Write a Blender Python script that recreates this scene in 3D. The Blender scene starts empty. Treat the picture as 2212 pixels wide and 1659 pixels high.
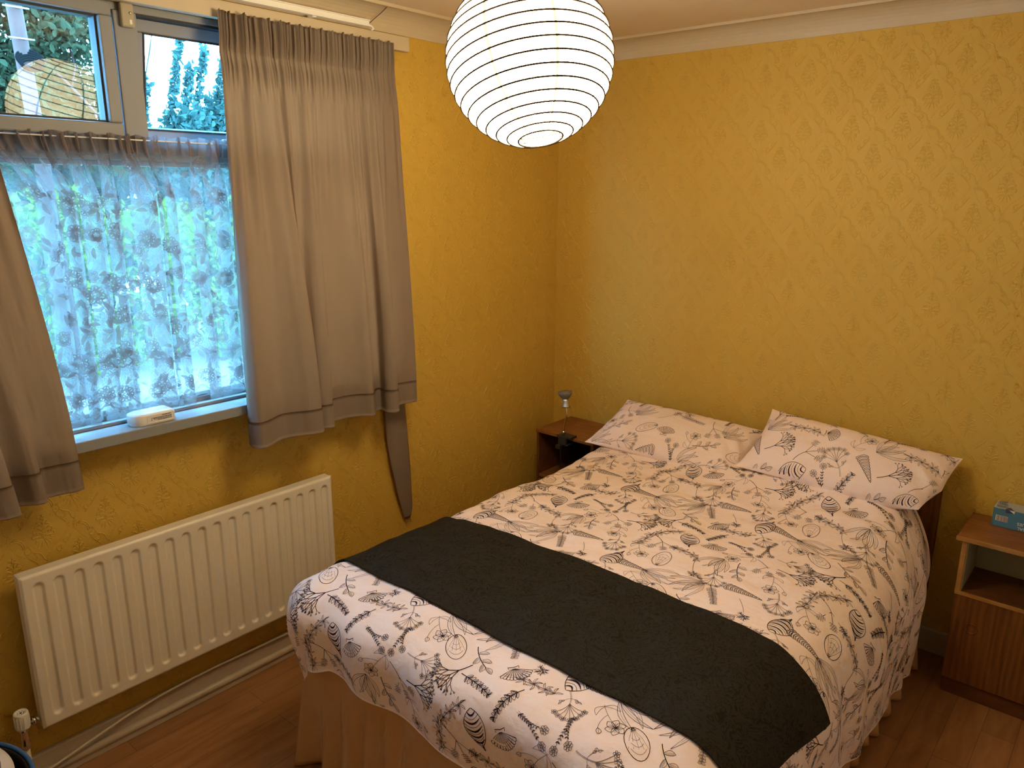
import bpy, math, random
import numpy as np
from mathutils import Vector, Matrix
PI = math.pi
SC = bpy.context.scene
COL = SC.collection

# ------------------------------------------------------------------ camera
F_PX, YAW, PITCH, ROLL = 1644.6, 0.7088, -0.2507, 0.0052
CAM = Vector((2.3111, -3.0299, 1.7203))
_f = Vector((-math.sin(YAW)*math.cos(PITCH), math.cos(YAW)*math.cos(PITCH), math.sin(PITCH)))
_r = _f.cross(Vector((0, 0, 1))).normalized(); _u = _r.cross(_f)
CR = _r*math.cos(ROLL) + _u*math.sin(ROLL); CU = -_r*math.sin(ROLL) + _u*math.cos(ROLL)
cam = bpy.data.cameras.new('camera'); co = bpy.data.objects.new('camera', cam); COL.objects.link(co)
M = Matrix((CR, CU, -_f)).transposed().to_4x4(); M.translation = CAM
co.matrix_world = M
cam.sensor_fit = 'HORIZONTAL'; cam.sensor_width = 36; cam.lens = F_PX*36/2212
cam.clip_start = 0.02; cam.clip_end = 200
SC.camera = co
# ------------------------------------------------------------------ view, world, light levels
SC.view_settings.view_transform = 'Standard'; SC.view_settings.look = 'None'
SC.view_settings.exposure = 0.0; SC.view_settings.gamma = 1; SC.view_settings.use_curve_mapping = False
SC.cycles.use_denoising = True
SC.cycles.max_bounces = 6; SC.cycles.transparent_max_bounces = 14; SC.cycles.diffuse_bounces = 5
SC.cycles.use_adaptive_sampling = True; SC.cycles.adaptive_threshold = 0.08; SC.cycles.adaptive_min_samples = 20
SC.cycles.sample_clamp_indirect = 8
w = bpy.data.worlds.new('sky'); SC.world = w; w.use_nodes = True
bg = w.node_tree.nodes['Background']; bg.inputs[0].default_value = (0.17, 0.52, 1.0, 1); bg.inputs[1].default_value = 44.0
LAMP_COL = (1.0, 0.78, 0.45); LAMP_STR = 26.0      # the paper lantern is the only lamp that is on

# ------------------------------------------------------------------ materials
MT = {}
def mat(name, col, rough=0.6, spec=0.3, metal=0.0, build=None):
    m = bpy.data.materials.new(name); m.use_nodes = True
    nt = m.node_tree; b = nt.nodes['Principled BSDF']
    b.inputs['Base Color'].default_value = (*col, 1); b.inputs['Roughness'].default_value = rough
    b.inputs['Specular IOR Level'].default_value = spec; b.inputs['Metallic'].default_value = metal
    if build: build(nt, b)
    MT[name] = m
    return m
def N(nt, t, **kw):
    n = nt.nodes.new(t)
    for k, v in kw.items():
        if k.startswith('i_'):
            k = k[2:]
            n.inputs[int(k) if k.isdigit() else k.replace('_', ' ')].default_value = v
        else: setattr(n, k, v)
    return n
def coord(nt, scale=(1, 1, 1), rot=(0, 0, 0), kind='Object'):
    tc = N(nt, 'ShaderNodeTexCoord'); mp = N(nt, 'ShaderNodeMapping')
    mp.inputs['Scale'].default_value = scale; mp.inputs['Rotation'].default_value = rot
    nt.links.new(tc.outputs[kind], mp.inputs[0]); return mp.outputs[0]
def tint(nt, b, col, amt, scale, detail=4, kind='Object', sc3=(1, 1, 1)):
    """slight uneven tone of the thing itself"""
    n = N(nt, 'ShaderNodeTexNoise'); n.inputs['Scale'].default_value = scale; n.inputs['Detail'].default_value = detail
    nt.links.new(coord(nt, sc3, kind=kind), n.inputs[0])
    r = N(nt, 'ShaderNodeValToRGB'); r.color_ramp.elements[0].position = 0.3; r.color_ramp.elements[1].position = 0.7
    r.color_ramp.elements[0].color = (*[c*(1-amt) for c in col], 1); r.color_ramp.elements[1].color = (*[min(1, c*(1+amt)) for c in col], 1)
    nt.links.new(n.outputs[0], r.inputs[0]); nt.links.new(r.outputs[0], b.inputs['Base Color'])
def bump(nt, b, scale, strength, dist=0.002, detail=3, sc3=(1, 1, 1)):
    n = N(nt, 'ShaderNodeTexNoise'); n.inputs['Scale'].default_value = scale; n.inputs['Detail'].default_value = detail
    nt.links.new(coord(nt, sc3), n.inputs[0])
    bp = N(nt, 'ShaderNodeBump'); bp.inputs['Strength'].default_value = strength; bp.inputs['Distance'].default_value = dist
    nt.links.new(n.outputs[0], bp.inputs['Height']); nt.links.new(bp.outputs[0], b.inputs['Normal'])
def both(col, amt, ts, bs, st, dist=0.002, sc3=(1, 1, 1)):
    def f(nt, b): tint(nt, b, col, amt, ts, sc3=sc3); bump(nt, b, bs, st, dist, sc3=sc3)
    return f
WALL = (0.58, 0.368, 0.062)
mat('wallpaper', WALL, 0.55, 0.25, build=both(WALL, 0.03, 2.2, 260, 0.25, 0.0006))
mat('ceiling_paint', (0.75, 0.63, 0.49), 0.8, 0.2, build=both((0.75, 0.63, 0.49), 0.03, 3, 90, 0.15))
mat('cornice_paint', (0.56, 0.46, 0.32), 0.6, 0.3, build=both((0.56, 0.46, 0.32), 0.03, 5, 60, 0.1))
mat('skirting_paint', (0.46, 0.38, 0.29), 0.4, 0.4, build=both((0.46, 0.38, 0.29), 0.08, 9, 60, 0.15))
mat('upvc', (0.24, 0.25, 0.28), 0.5, 0.2, build=both((0.26, 0.27, 0.29), 0.02, 5, 80, 0.03))
mat('gasket', (0.03, 0.03, 0.035), 0.6, 0.3, build=both((0.03, 0.03, 0.035), 0.1, 20, 80, 0.1))
mat('radiator_enamel', (0.74, 0.67, 0.56), 0.32, 0.45, build=both((0.74, 0.67, 0.56), 0.02, 8, 120, 0.05))
mat('white_plastic', (0.78, 0.77, 0.74), 0.4, 0.4, build=both((0.78, 0.77, 0.74), 0.02, 12, 120, 0.04))
mat('cream_plastic', (0.38, 0.32, 0.22), 0.4, 0.3, build=both((0.38, 0.32, 0.22), 0.02, 12, 120, 0.04))
mat('chrome', (0.75, 0.74, 0.72), 0.18, 0.5, 1.0, build=lambda nt, b: bump(nt, b, 60, 0.05))
mat('dull_metal', (0.55, 0.53, 0.50), 0.38, 0.5, 1.0, build=lambda nt, b: bump(nt, b, 60, 0.05))
mat('black_plastic', (0.02, 0.022, 0.02), 0.4, 0.4, build=lambda nt, b: bump(nt, b, 60, 0.1))
mat('smoked_shade', (0.17, 0.155, 0.13), 0.3, 0.5, build=lambda nt, b: bump(nt, b, 60, 0.05))
mat('cable_black', (0.006, 0.006, 0.006), 0.9, 0.0, build=lambda nt, b: bump(nt, b, 60, 0.1))
mat('paper_rib', (0.03, 0.018, 0.008), 0.9, 0.05, build=lambda nt, b: bump(nt, b, 60, 0.1))
mat('ink', (0.025, 0.022, 0.05), 0.9, 0.05, build=both((0.025, 0.022, 0.05), 0.3, 40, 200, 0.05))
mat('ink_grey', (0.19, 0.155, 0.17), 0.9, 0.05, build=both((0.19, 0.155, 0.17), 0.3, 40, 200, 0.05))
mat('mattress_cloth', (0.74, 0.66, 0.48), 0.9, 0.1, build=both((0.74, 0.66, 0.48), 0.04, 6, 300, 0.2))
mat('valance_cloth', (0.54, 0.30, 0.135), 0.9, 0.08, build=both((0.54, 0.30, 0.135), 0.05, 8, 400, 0.3))
mat('blue_box', (0.07, 0.20, 0.30), 0.45, 0.4, build=both((0.07, 0.20, 0.30), 0.05, 8, 100, 0.05))
mat('box_pale', (0.42, 0.46, 0.48), 0.45, 0.4, build=both((0.42, 0.46, 0.48), 0.1, 20, 100, 0.05))
mat('box_navy', (0.05, 0.06, 0.13), 0.45, 0.4, build=both((0.05, 0.06, 0.13), 0.1, 20, 100, 0.05))
mat('print_white', (0.80, 0.74, 0.66), 0.6, 0.2, build=both((0.80, 0.74, 0.66), 0.03, 20, 100, 0.05))
mat('barcode_brown', (0.22, 0.13, 0.10), 0.6, 0.2, build=both((0.22, 0.13, 0.10), 0.1, 20, 100, 0.05))
mat('bag_blue', (0.02, 0.022, 0.04), 0.7, 0.3, build=both((0.02, 0.022, 0.04), 0.1, 20, 300, 0.2))
mat('bag_rim', (0.04, 0.16, 0.50), 0.35, 0.5, build=both((0.04, 0.16, 0.50), 0.1, 20, 100, 0.1))
mat('white_cloth', (0.72, 0.68, 0.68), 0.9, 0.1, build=both((0.72, 0.68, 0.68), 0.04, 9, 500, 0.3))
mat('pole_wood', (0.06, 0.025, 0.02), 0.8, 0.2, build=both((0.06, 0.025, 0.02), 0.15, 3, 20, 0.4, sc3=(4, 4, 1)))
mat('concrete', (0.20, 0.17, 0.15), 0.9, 0.2, build=both((0.20, 0.17, 0.15), 0.12, 1.5, 8, 0.2, 0.01))
mat('bark', (0.10, 0.07, 0.05), 0.9, 0.1, build=both((0.10, 0.07, 0.05), 0.3, 4, 20, 0.6, 0.01))
mat('cable_paint', (0.55, 0.48, 0.37), 0.5, 0.3, build=both((0.55, 0.48, 0.37), 0.05, 8, 50, 0.1))
mat('pale_plaster', (0.82, 0.74, 0.58), 0.8, 0.2, build=both((0.82, 0.74, 0.58), 0.03, 3, 90, 0.15))
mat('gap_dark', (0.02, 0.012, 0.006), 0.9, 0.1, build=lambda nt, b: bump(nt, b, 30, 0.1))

def duvet_build(nt, b):
    tint(nt, b, (0.90, 0.74, 0.67), 0.025, 3)
    n = N(nt, 'ShaderNodeTexNoise'); n.inputs['Scale'].default_value = 9; n.inputs['Detail'].default_value = 5
    nt.links.new(coord(nt, (1, 1.8, 1)), n.inputs[0])
    n2 = N(nt, 'ShaderNodeTexNoise'); n2.inputs['Scale'].default_value = 500
    nt.links.new(coord(nt), n2.inputs[0])
    bp = N(nt, 'ShaderNodeBump'); bp.inputs['Strength'].default_value = 0.45; bp.inputs['Distance'].default_value = 0.018
    bp2 = N(nt, 'ShaderNodeBump'); bp2.inputs['Strength'].default_value = 0.15; bp2.inputs['Distance'].default_value = 0.0006
    nt.links.new(n.outputs[0], bp.inputs['Height']); nt.links.new(n2.outputs[0], bp2.inputs['Height'])
    nt.links.new(bp.outputs[0], bp2.inputs['Normal']); nt.links.new(bp2.outputs[0], b.inputs['Normal'])
mat('duvet_cotton', (0.90, 0.74, 0.67), 0.9, 0.08, build=duvet_build)

def runner_build(nt, b):
    # woven tone-on-tone scrolls: a folded noise field gives curling lines
    n = N(nt, 'ShaderNodeTexNoise'); n.inputs['Scale'].default_value = 16; n.inputs['Detail'].default_value = 2; n.inputs['Distortion'].default_value = 2.6
    nt.links.new(coord(nt), n.inputs[0])
    mm = N(nt, 'ShaderNodeMath', operation='MULTIPLY'); mm.inputs[1].default_value = 38
    si = N(nt, 'ShaderNodeMath', operation='SINE')
    nt.links.new(n.outputs[0], mm.inputs[0]); nt.links.new(mm.outputs[0], si.inputs[0])
    r = N(nt, 'ShaderNodeValToRGB'); r.color_ramp.elements[0].position = 0.55; r.color_ramp.elements[1].position = 0.85
    r.color_ramp.elements[0].color = (0.023, 0.021, 0.017, 1); r.color_ramp.elements[1].color = (0.011, 0.010, 0.008, 1)
    nt.links.new(si.outputs[0], r.inputs[0]); nt.links.new(r.outputs[0], b.inputs['Base Color'])
    bp = N(nt, 'ShaderNodeBump'); bp.inputs['Strength'].default_value = 0.3; bp.inputs['Distance'].default_value = 0.001
    nt.links.new(si.outputs[0], bp.inputs['Height']); nt.links.new(bp.outputs[0], b.inputs['Normal'])
mat('runner_cloth', (0.03, 0.028, 0.024), 0.7, 0.12, build=runner_build)

def wood(name, c1, c2, sc3, rough=0.4, spec=0.35):
    def f(nt, b):
        v = coord(nt, sc3)
        n = N(nt, 'ShaderNodeTexNoise'); n.inputs['Scale'].default_value = 5; n.inputs['Detail'].default_value = 7; n.inputs['Distortion'].default_value = 0.8
        nt.links.new(v, n.inputs[0])
        wv = N(nt, 'ShaderNodeTexWave'); wv.inputs['Scale'].default_value = 1.1; wv.inputs['Distortion'].default_value = 9; wv.inputs['Detail'].default_value = 3
        nt.links.new(v, wv.inputs[0])
        mx = N(nt, 'ShaderNodeMix', data_type='FLOAT'); mx.inputs[0].default_value = 0.22
        nt.links.new(n.outputs[0], mx.inputs[2]); nt.links.new(wv.outputs[1], mx.inputs[3])
        r = N(nt, 'ShaderNodeValToRGB'); r.color_ramp.elements[0].position = 0.25; r.color_ramp.elements[1].position = 0.7
        r.color_ramp.elements[0].color = (*c1, 1); r.color_ramp.elements[1].color = (*c2, 1)
        nt.links.new(mx.outputs[0], r.inputs[0]); nt.links.new(r.outputs[0], b.inputs['Base Color'])
        bp = N(nt, 'ShaderNodeBump'); bp.inputs['Strength'].default_value = 0.12; bp.inputs['Distance'].default_value = 0.001
        nt.links.new(mx.outputs[0], bp.inputs['Height']); nt.links.new(bp.outputs[0], b.inputs['Normal'])
    return mat(name, c2, rough, spec, build=f)
wood('wood_x', (0.17, 0.062, 0.016), (0.27, 0.108, 0.030), (1.5, 14, 14))
wood('wood_z', (0.09, 0.032, 0.008), (0.20, 0.078, 0.020), (14, 14, 1.2))
wood('wood_edge', (0.30, 0.14, 0.035), (0.40, 0.20, 0.055), (2, 12, 12))
wood('wood_dark', (0.09, 0.032, 0.010), (0.15, 0.055, 0.018), (1.5, 14, 14))
mat('cabinet_lining', (0.34, 0.31, 0.20), 0.6, 0.3, build=both((0.34, 0.31, 0.20), 0.04, 6, 60, 0.05))

def floor_build(nt, b):
    v = coord(nt, (1, 1, 1), (0, 0, PI/2))
    br = N(nt, 'ShaderNodeTexBrick'); br.offset = 0.37
    for k, x in (('Scale', 1.0), ('Mortar Size', 0.0012), ('Brick Width', 0.62), ('Row Height', 0.095), ('Bias', 0.0), ('Mortar Smooth', 0.1)): br.inputs[k].default_value = x
    br.inputs['Color1'].default_value = (0.9, 0.9, 0.9, 1); br.inputs['Color2'].default_value = (1.12, 1.12, 1.12, 1); br.inputs['Mortar'].default_value = (0.6, 0.6, 0.6, 1)
    nt.links.new(v, br.inputs[0])
    n = N(nt, 'ShaderNodeTexNoise'); n.inputs['Scale'].default_value = 4; n.inputs['Detail'].default_value = 8; n.inputs['Distortion'].default_value = 0.6
    nt.links.new(coord(nt, (9, 1.2, 1)), n.inputs[0])
    r = N(nt, 'ShaderNodeValToRGB'); r.color_ramp.elements[0].position = 0.3; r.color_ramp.elements[1].position = 0.72
    r.color_ramp.elements[0].color = (0.25, 0.115, 0.045, 1); r.color_ramp.elements[1].color = (0.36, 0.175, 0.072, 1)
    nt.links.new(n.outputs[0], r.inputs[0])
    mx = N(nt, 'ShaderNodeMix', data_type='RGBA', blend_type='MULTIPLY'); mx.inputs[0].default_value = 1
    nt.links.new(r.outputs[0], mx.inputs[6]); nt.links.new(br.outputs[0], mx.inputs[7]); nt.links.new(mx.outputs[2], b.inputs['Base Color'])
mat('laminate', (0.2, 0.07, 0.02), 0.42, 0.3, build=floor_build)

def cloth_thin(name, col, trans, alpha=1.0, weave=900, rough=0.9, dye=None):
    """thin cloth: part of the light passes through it; alpha < 1 is an open weave"""
    m = bpy.data.materials.new(name); m.use_nodes = True; nt = m.node_tree; nt.nodes.clear()
    out = N(nt, 'ShaderNodeOutputMaterial'); d = N(nt, 'ShaderNodeBsdfDiffuse'); t = N(nt, 'ShaderNodeBsdfTranslucent')
    n = N(nt, 'ShaderNodeTexNoise'); n.inputs['Scale'].default_value = 6; nt.links.new(coord(nt), n.inputs[0])
    r = N(nt, 'ShaderNodeValToRGB'); r.color_ramp.elements[0].position = 0.3; r.color_ramp.elements[1].position = 0.7
    r.color_ramp.elements[0].color = (*[c*0.97 for c in col], 1); r.color_ramp.elements[1].color = (*[min(1, c*1.03) for c in col], 1)
    nt.links.new(n.outputs[0], r.inputs[0]); nt.links.new(r.outputs[0], d.inputs[0]); nt.links.new(r.outputs[0], t.inputs[0])
    if dye:      # the dyed thread filters what shines through it
        nt.links.remove(t.inputs[0].links[0]); t.inputs[0].default_value = (*dye, 1)
    n2 = N(nt, 'ShaderNodeTexNoise'); n2.inputs['Scale'].default_value = weave; nt.links.new(coord(nt, (1, 1, 0.4)), n2.inputs[0])
    bp = N(nt, 'ShaderNodeBump'); bp.inputs['Strength'].default_value = 0.2; bp.inputs['Distance'].default_value = 0.0006
    nt.links.new(n2.outputs[0], bp.inputs['Height']); nt.links.new(bp.outputs[0], d.inputs['Normal'])
    mx = N(nt, 'ShaderNodeMixShader'); mx.inputs[0].default_value = trans
    nt.links.new(d.outputs[0], mx.inputs[1]); nt.links.new(t.outputs[0], mx.inputs[2])
    last = mx
    if alpha < 1:
        tr = N(nt, 'ShaderNodeBsdfTransparent'); m2 = N(nt, 'ShaderNodeMixShader'); m2.inputs[0].default_value = alpha
        nt.links.new(tr.outputs[0], m2.inputs[1]); nt.links.new(mx.outputs[0], m2.inputs[2]); last = m2
    nt.links.new(last.outputs[0], out.inputs[0]); MT[name] = m
    return m
cloth_thin('curtain_cloth', (0.325, 0.27, 0.222), 0.40, dye=(0.60, 0.26, 0.13))
cloth_thin('net_cloth', (0.30, 0.29, 0.28), 0.60, 0.38)
cloth_thin('lace_dense', (0.34, 0.27, 0.25), 0.45, 0.62)
cloth_thin('lace_open', (0.50, 0.36, 0.30), 0.5, 0.55)
cloth_thin('leaf_dark', (0.038, 0.050, 0.026), 0.35)
cloth_thin('leaf_mid', (0.035, 0.050, 0.016), 0.4)
cloth_thin('leaf_teal', (0.052, 0.088, 0.066), 0.4)
cloth_thin('leaf_lime', (0.15, 0.21, 0.02), 0.45)

def glass(name, col=(1, 1, 1), refl=0.07):
    m = bpy.data.materials.new(name); m.use_nodes = True; nt = m.node_tree; nt.nodes.clear()
    out = N(nt, 'ShaderNodeOutputMaterial'); tr = N(nt, 'ShaderNodeBsdfTransparent'); tr.inputs[0].default_value = (*col, 1)
    g = N(nt, 'ShaderNodeBsdfGlossy'); g.inputs['Roughness'].default_value = 0.0
    fr = N(nt, 'ShaderNodeFresnel'); fr.inputs[0].default_value = 1.5
    ad = N(nt, 'ShaderNodeMath', operation='MULTIPLY'); ad.inputs[1].default_value = refl
    nt.links.new(fr.outputs[0], ad.inputs[0])
    mx = N(nt, 'ShaderNodeMixShader'); nt.links.new(ad.outputs[0], mx.inputs[0])
    nt.links.new(tr.outputs[0], mx.inputs[1]); nt.links.new(g.outputs[0], mx.inputs[2]); nt.links.new(mx.outputs[0], out.inputs[0])
    MT[name] = m
glass('pane_glass', (0.93, 0.96, 0.93), 0.34); glass('pane_glass_tinted', (0.86, 0.97, 1.0), 0.34)

def emit(name, col, s):
    m = bpy.data.materials.new(name); m.use_nodes = True; nt = m.node_tree; nt.nodes.clear()
    out = N(nt, 'ShaderNodeOutputMaterial'); e = N(nt, 'ShaderNodeEmission')
    n = N(nt, 'ShaderNodeTexNoise'); n.inputs['Scale'].default_value = 7; nt.links.new(coord(nt), n.inputs[0])
    mr = N(nt, 'ShaderNodeMapRange'); mr.inputs['To Min'].default_value = s*0.94; mr.inputs['To Max'].default_value = s*1.06
    nt.links.new(n.outputs[0], mr.inputs[0]); nt.links.new(mr.outputs[0], e.inputs[1])
    e.inputs[0].default_value = (*col, 1); nt.links.new(e.outputs[0], out.inputs[0]); MT[name] = m
def paper(name, col, st, thru):
    m = bpy.data.materials.new(name); m.use_nodes = True; nt = m.node_tree; nt.nodes.clear()
    out = N(nt, 'ShaderNodeOutputMaterial'); e = N(nt, 'ShaderNodeEmission'); e.inputs[0].default_value = (*col, 1)
    n = N(nt, 'ShaderNodeTexNoise'); n.inputs['Scale'].default_value = 9; nt.links.new(coord(nt), n.inputs[0])
    mr = N(nt, 'ShaderNodeMapRange'); mr.inputs['To Min'].default_value = st*0.95; mr.inputs['To Max'].default_value = st*1.05
    nt.links.new(n.outputs[0], mr.inputs[0]); nt.links.new(mr.outputs[0], e.inputs[1])
    t = N(nt, 'ShaderNodeBsdfTransparent'); mx = N(nt, 'ShaderNodeMixShader'); mx.inputs[0].default_value = 1-thru
    nt.links.new(t.outputs[0], mx.inputs[1]); nt.links.new(e.outputs[0], mx.inputs[2]); nt.links.new(mx.outputs[0], out.inputs[0]); MT[name] = m
paper('lit_paper', LAMP_COL, LAMP_STR, 0.04); paper('lit_paper_seam', (1.0, 0.88, 0.46), 1.55, 0.0); emit('lit_bulb', LAMP_COL, 60)

# ------------------------------------------------------------------ mesh helpers
def mesh_np(name, V, Fs, mats, parent=None, smooth=True, midx=None):
    """V (n,3); Fs list of (k,4) or (k,3) arrays"""
    me = bpy.data.meshes.new(name)
    V = np.asarray(V, np.float32); Fs = [np.asarray(f, np.int32) for f in Fs if len(f)]
    me.vertices.add(len(V)); me.vertices.foreach_set('co', V.ravel())
    loops = np.concatenate([f.ravel() for f in Fs]); tot = np.concatenate([np.full(len(f), f.shape[1], np.int32) for f in Fs])
    st = np.concatenate([[0], np.cumsum(tot)[:-1]]).astype(np.int32)
    me.loops.add(len(loops)); me.loops.foreach_set('vertex_index', loops)
    me.polygons.add(len(tot)); me.polygons.foreach_set('loop_start', st); me.polygons.foreach_set('loop_total', tot)
    for m in (mats if isinstance(mats, (list, tuple)) else [mats]): me.materials.append(MT[m])
    if midx is not None: me.polygons.foreach_set('material_index', np.asarray(midx, np.int32))
    me.polygons.foreach_set('use_smooth', np.full(len(tot), bool(smooth)))
    me.update(calc_edges=True); me.validate()
    o = bpy.data.objects.new(name, me); COL.objects.link(o)
    if parent is not None: o.parent = parent
    return o
class MB:
    def __init__(s): s.V = []; s.F = []; s.n = 0; s.S = []
    def add(s, V, F, smooth=False):
        V = [tuple(v) for v in V]; s.V += V; s.F += [tuple(i+s.n for i in f) for f in F]; s.S += [smooth]*len(F); s.n += len(V); return s
    def box(s, x0, x1, y0, y1, z0, z1):
        v = [(x, y, z) for x in (x0, x1) for y in (y0, y1) for z in (z0, z1)]
        return s.add(v, [(0, 1, 3, 2), (4, 6, 7, 5), (0, 4, 5, 1), (2, 3, 7, 6), (0, 2, 6, 4), (1, 5, 7, 3)])
    def tube(s, pts, r, seg=10, caps=True):
        pts = [Vector(p) for p in pts]; n = len(pts)
        rr = r if isinstance(r, (list, tuple)) else [r]*n
        V = []; up = Vector((0, 0, 1)); prev = None
        for i, p in enumerate(pts):
            t = (pts[min(i+1, n-1)]-pts[max(i-1, 0)]).normalized()
            if prev is None: a = t.cross(up if abs(t.z) < .9 else Vector((1, 0, 0))).normalized()
            else: a = (prev - t*prev.dot(t)).normalized()
            prev = a; b = t.cross(a)
            for k in range(seg):
                an = 2*PI*k/seg; V.append(p+(a*math.cos(an)+b*math.sin(an))*rr[i])
        F = [(i*seg+k, i*seg+(k+1) % seg, (i+1)*seg+(k+1) % seg, (i+1)*seg+k) for i in range(n-1) for k in range(seg)]
        if caps: F += [tuple(range(seg))[::-1], tuple((n-1)*seg+k for k in range(seg))]
        return s.add(V, F, True)
    def lathe(s, prof, c=(0, 0, 0), axis=(0, 0, 1), seg=32, cap=True):
        ax = Vector(axis).normalized(); a = ax.cross(Vector((1, 0, 0)) if abs(ax.x) < .9 else Vector((0, 1, 0))).normalized(); b = ax.cross(a); c = Vector(c)
        V = [c+ax*z+(a*math.cos(2*PI*k/seg)+b*math.sin(2*PI*k/seg))*r for r, z in prof for k in range(seg)]
        n = len(prof)
        F = [(i*seg+k, i*seg+(k+1) % seg, (i+1)*seg+(k+1) % seg, (i+1)*seg+k) for i in range(n-1) for k in range(seg)]
        if cap: F += [tuple(range(seg))[::-1], tuple((n-1)*seg+k for k in range(seg))]
        return s.add(V, F, True)
    def obj(s, name, m, parent=None, bevel=0, seg=2):
        me = bpy.data.meshes.new(name); me.from_pydata(s.V, [], s.F); me.materials.append(MT[m])
        me.polygons.foreach_set('use_smooth', s.S); me.update()
        o = bpy.data.objects.new(name, me); COL.objects.link(o)
        if parent is not None: o.parent = parent
        if bevel:
            b = o.modifiers.new('bevel', 'BEVEL'); b.width = bevel; b.segments = seg; b.limit_method = 'ANGLE'; b.angle_limit = math.radians(40)
            b.harden_normals = False
        return o
def thing(name, label, cat, group=None):
    o = bpy.data.objects.new(name, None); COL.objects.link(o); return tag(o, label, cat, group)
def tag(o, label, cat, group=None, kind=None):
    o['label'] = label; o['category'] = cat
    if group: o['group'] = group
    if kind: o['kind'] = kind
    return o
def struct(o, label=None):
    o['kind'] = 'structure'
    if label: o['label'] = label
    return o

# smooth value noise on arrays
_rs = np.random.RandomState(5); _T = _rs.rand(64, 64)
def vnoise(x, y):
    x = np.asarray(x, float); y = np.asarray(y, float)
    xi = np.floor(x).astype(int); yi = np.floor(y).astype(int); fx = x-xi; fy = y-yi
    fx = fx*fx*(3-2*fx); fy = fy*fy*(3-2*fy)
    g = lambda i, j: _T[(xi+i) % 64, (yi+j) % 64]
    return (g(0, 0)*(1-fx)+g(1, 0)*fx)*(1-fy)+(g(0, 1)*(1-fx)+g(1, 1)*fx)*fy-0.5
def sstep(a, b, x):
    t = np.clip((np.asarray(x, float)-a)/(b-a), 0, 1); return t*t*(3-2*t)

# ------------------------------------------------------------------ stroke drawing: 2D lines laid on any surface as thin strips
class Ink:
    def __init__(s): s.L = []       # (pts (n,2), widths (n,), mat)
    def line(s, pts, w, m=0):
        p = np.asarray(pts, float)
        if len(p) > 1: s.L.append((p, np.full(len(p), w) if np.isscalar(w) else np.asarray(w, float), m))
    def put(s, other, off=(0, 0), ang=0, sc=1, flip=False, ws=1):
        c, d = math.cos(ang), math.sin(ang)
        for p, w, m in other.L:
            q = p*sc
            if flip: q = q*np.array([-1, 1])
            s.L.append((np.stack([q[:, 0]*c-q[:, 1]*d+off[0], q[:, 0]*d+q[:, 1]*c+off[1]], 1), w*ws, m))
    def strips(s, dom=None, ridge=0.0):
        """returns uv verts, lift per vert, quads, mat"""
        UV = []; H = []; Q = []; MI = []; n = 0
        for p, w, m in s.L:
            if dom is not None and (p[:, 0].max() < dom[0] or p[:, 0].min() > dom[1] or p[:, 1].max() < dom[2] or p[:, 1].min() > dom[3]): continue
            t = np.gradient(p, axis=0); l = np.hypot(t[:, 0], t[:, 1])+1e-9; nn = np.stack([-t[:, 1]/l, t[:, 0]/l], 1)
            k = len(p)
            if ridge:
                a = np.stack([p+nn*w[:, None]/2, p, p-nn*w[:, None]/2], 1).reshape(-1, 2)
                h = np.tile([0, ridge, 0], k).astype(float); h[1] = 0; h[-2] = 0
                i = np.arange(k-1)*3+n
                q = np.concatenate([np.stack([i, i+3, i+4, i+1], 1), np.stack([i+1, i+4, i+5, i+2], 1)])
                n += 3*k
            else:
                a = np.stack([p+nn*w[:, None]/2, p-nn*w[:, None]/2], 1).reshape(-1, 2); h = np.zeros(2*k)
                i = np.arange(k-1)*2+n; q = np.stack([i, i+2, i+3, i+1], 1); n += 2*k
            UV.append(a); H.append(h); Q.append(q); MI.append(np.full(len(q), m))
        UV = np.concatenate(UV); H = np.concatenate(H); Q = np.concatenate(Q); MI = np.concatenate(MI)
        if dom is not None:
            ok = (UV[:, 0] >= dom[0]) & (UV[:, 0] <= dom[1]) & (UV[:, 1] >= dom[2]) & (UV[:, 1] <= dom[3])
            kq = ok[Q].all(1); Q = Q[kq]; MI = MI[kq]
            used = np.zeros(len(UV), bool); used[Q.ravel()] = True
            mp = np.cumsum(used)-1; UV = UV[used]; H = H[used]; Q = mp[Q]
        return UV, H, Q, MI
def arc(cx, cy, r, a0, a1, n=8, ry=None):
    a = np.linspace(a0, a1, n); return np.stack([cx+r*np.cos(a), cy+(ry or r)*np.sin(a)], 1)
def bez(p0, p1, p2, n=8):
    t = np.linspace(0, 1, n)[:, None]; p0, p1, p2 = map(np.array, (p0, p1, p2)); return (1-t)**2*p0+2*t*(1-t)*p1+t*t*p2
def spiral(cx, cy, r, a0, turns, n=12, r1=0.25):
    t = np.linspace(0, 1, n); a = a0+turns*2*PI*t; rr = r*(1-(1-r1)*t); return np.stack([cx+rr*np.cos(a), cy+rr*np.sin(a)], 1)

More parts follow.
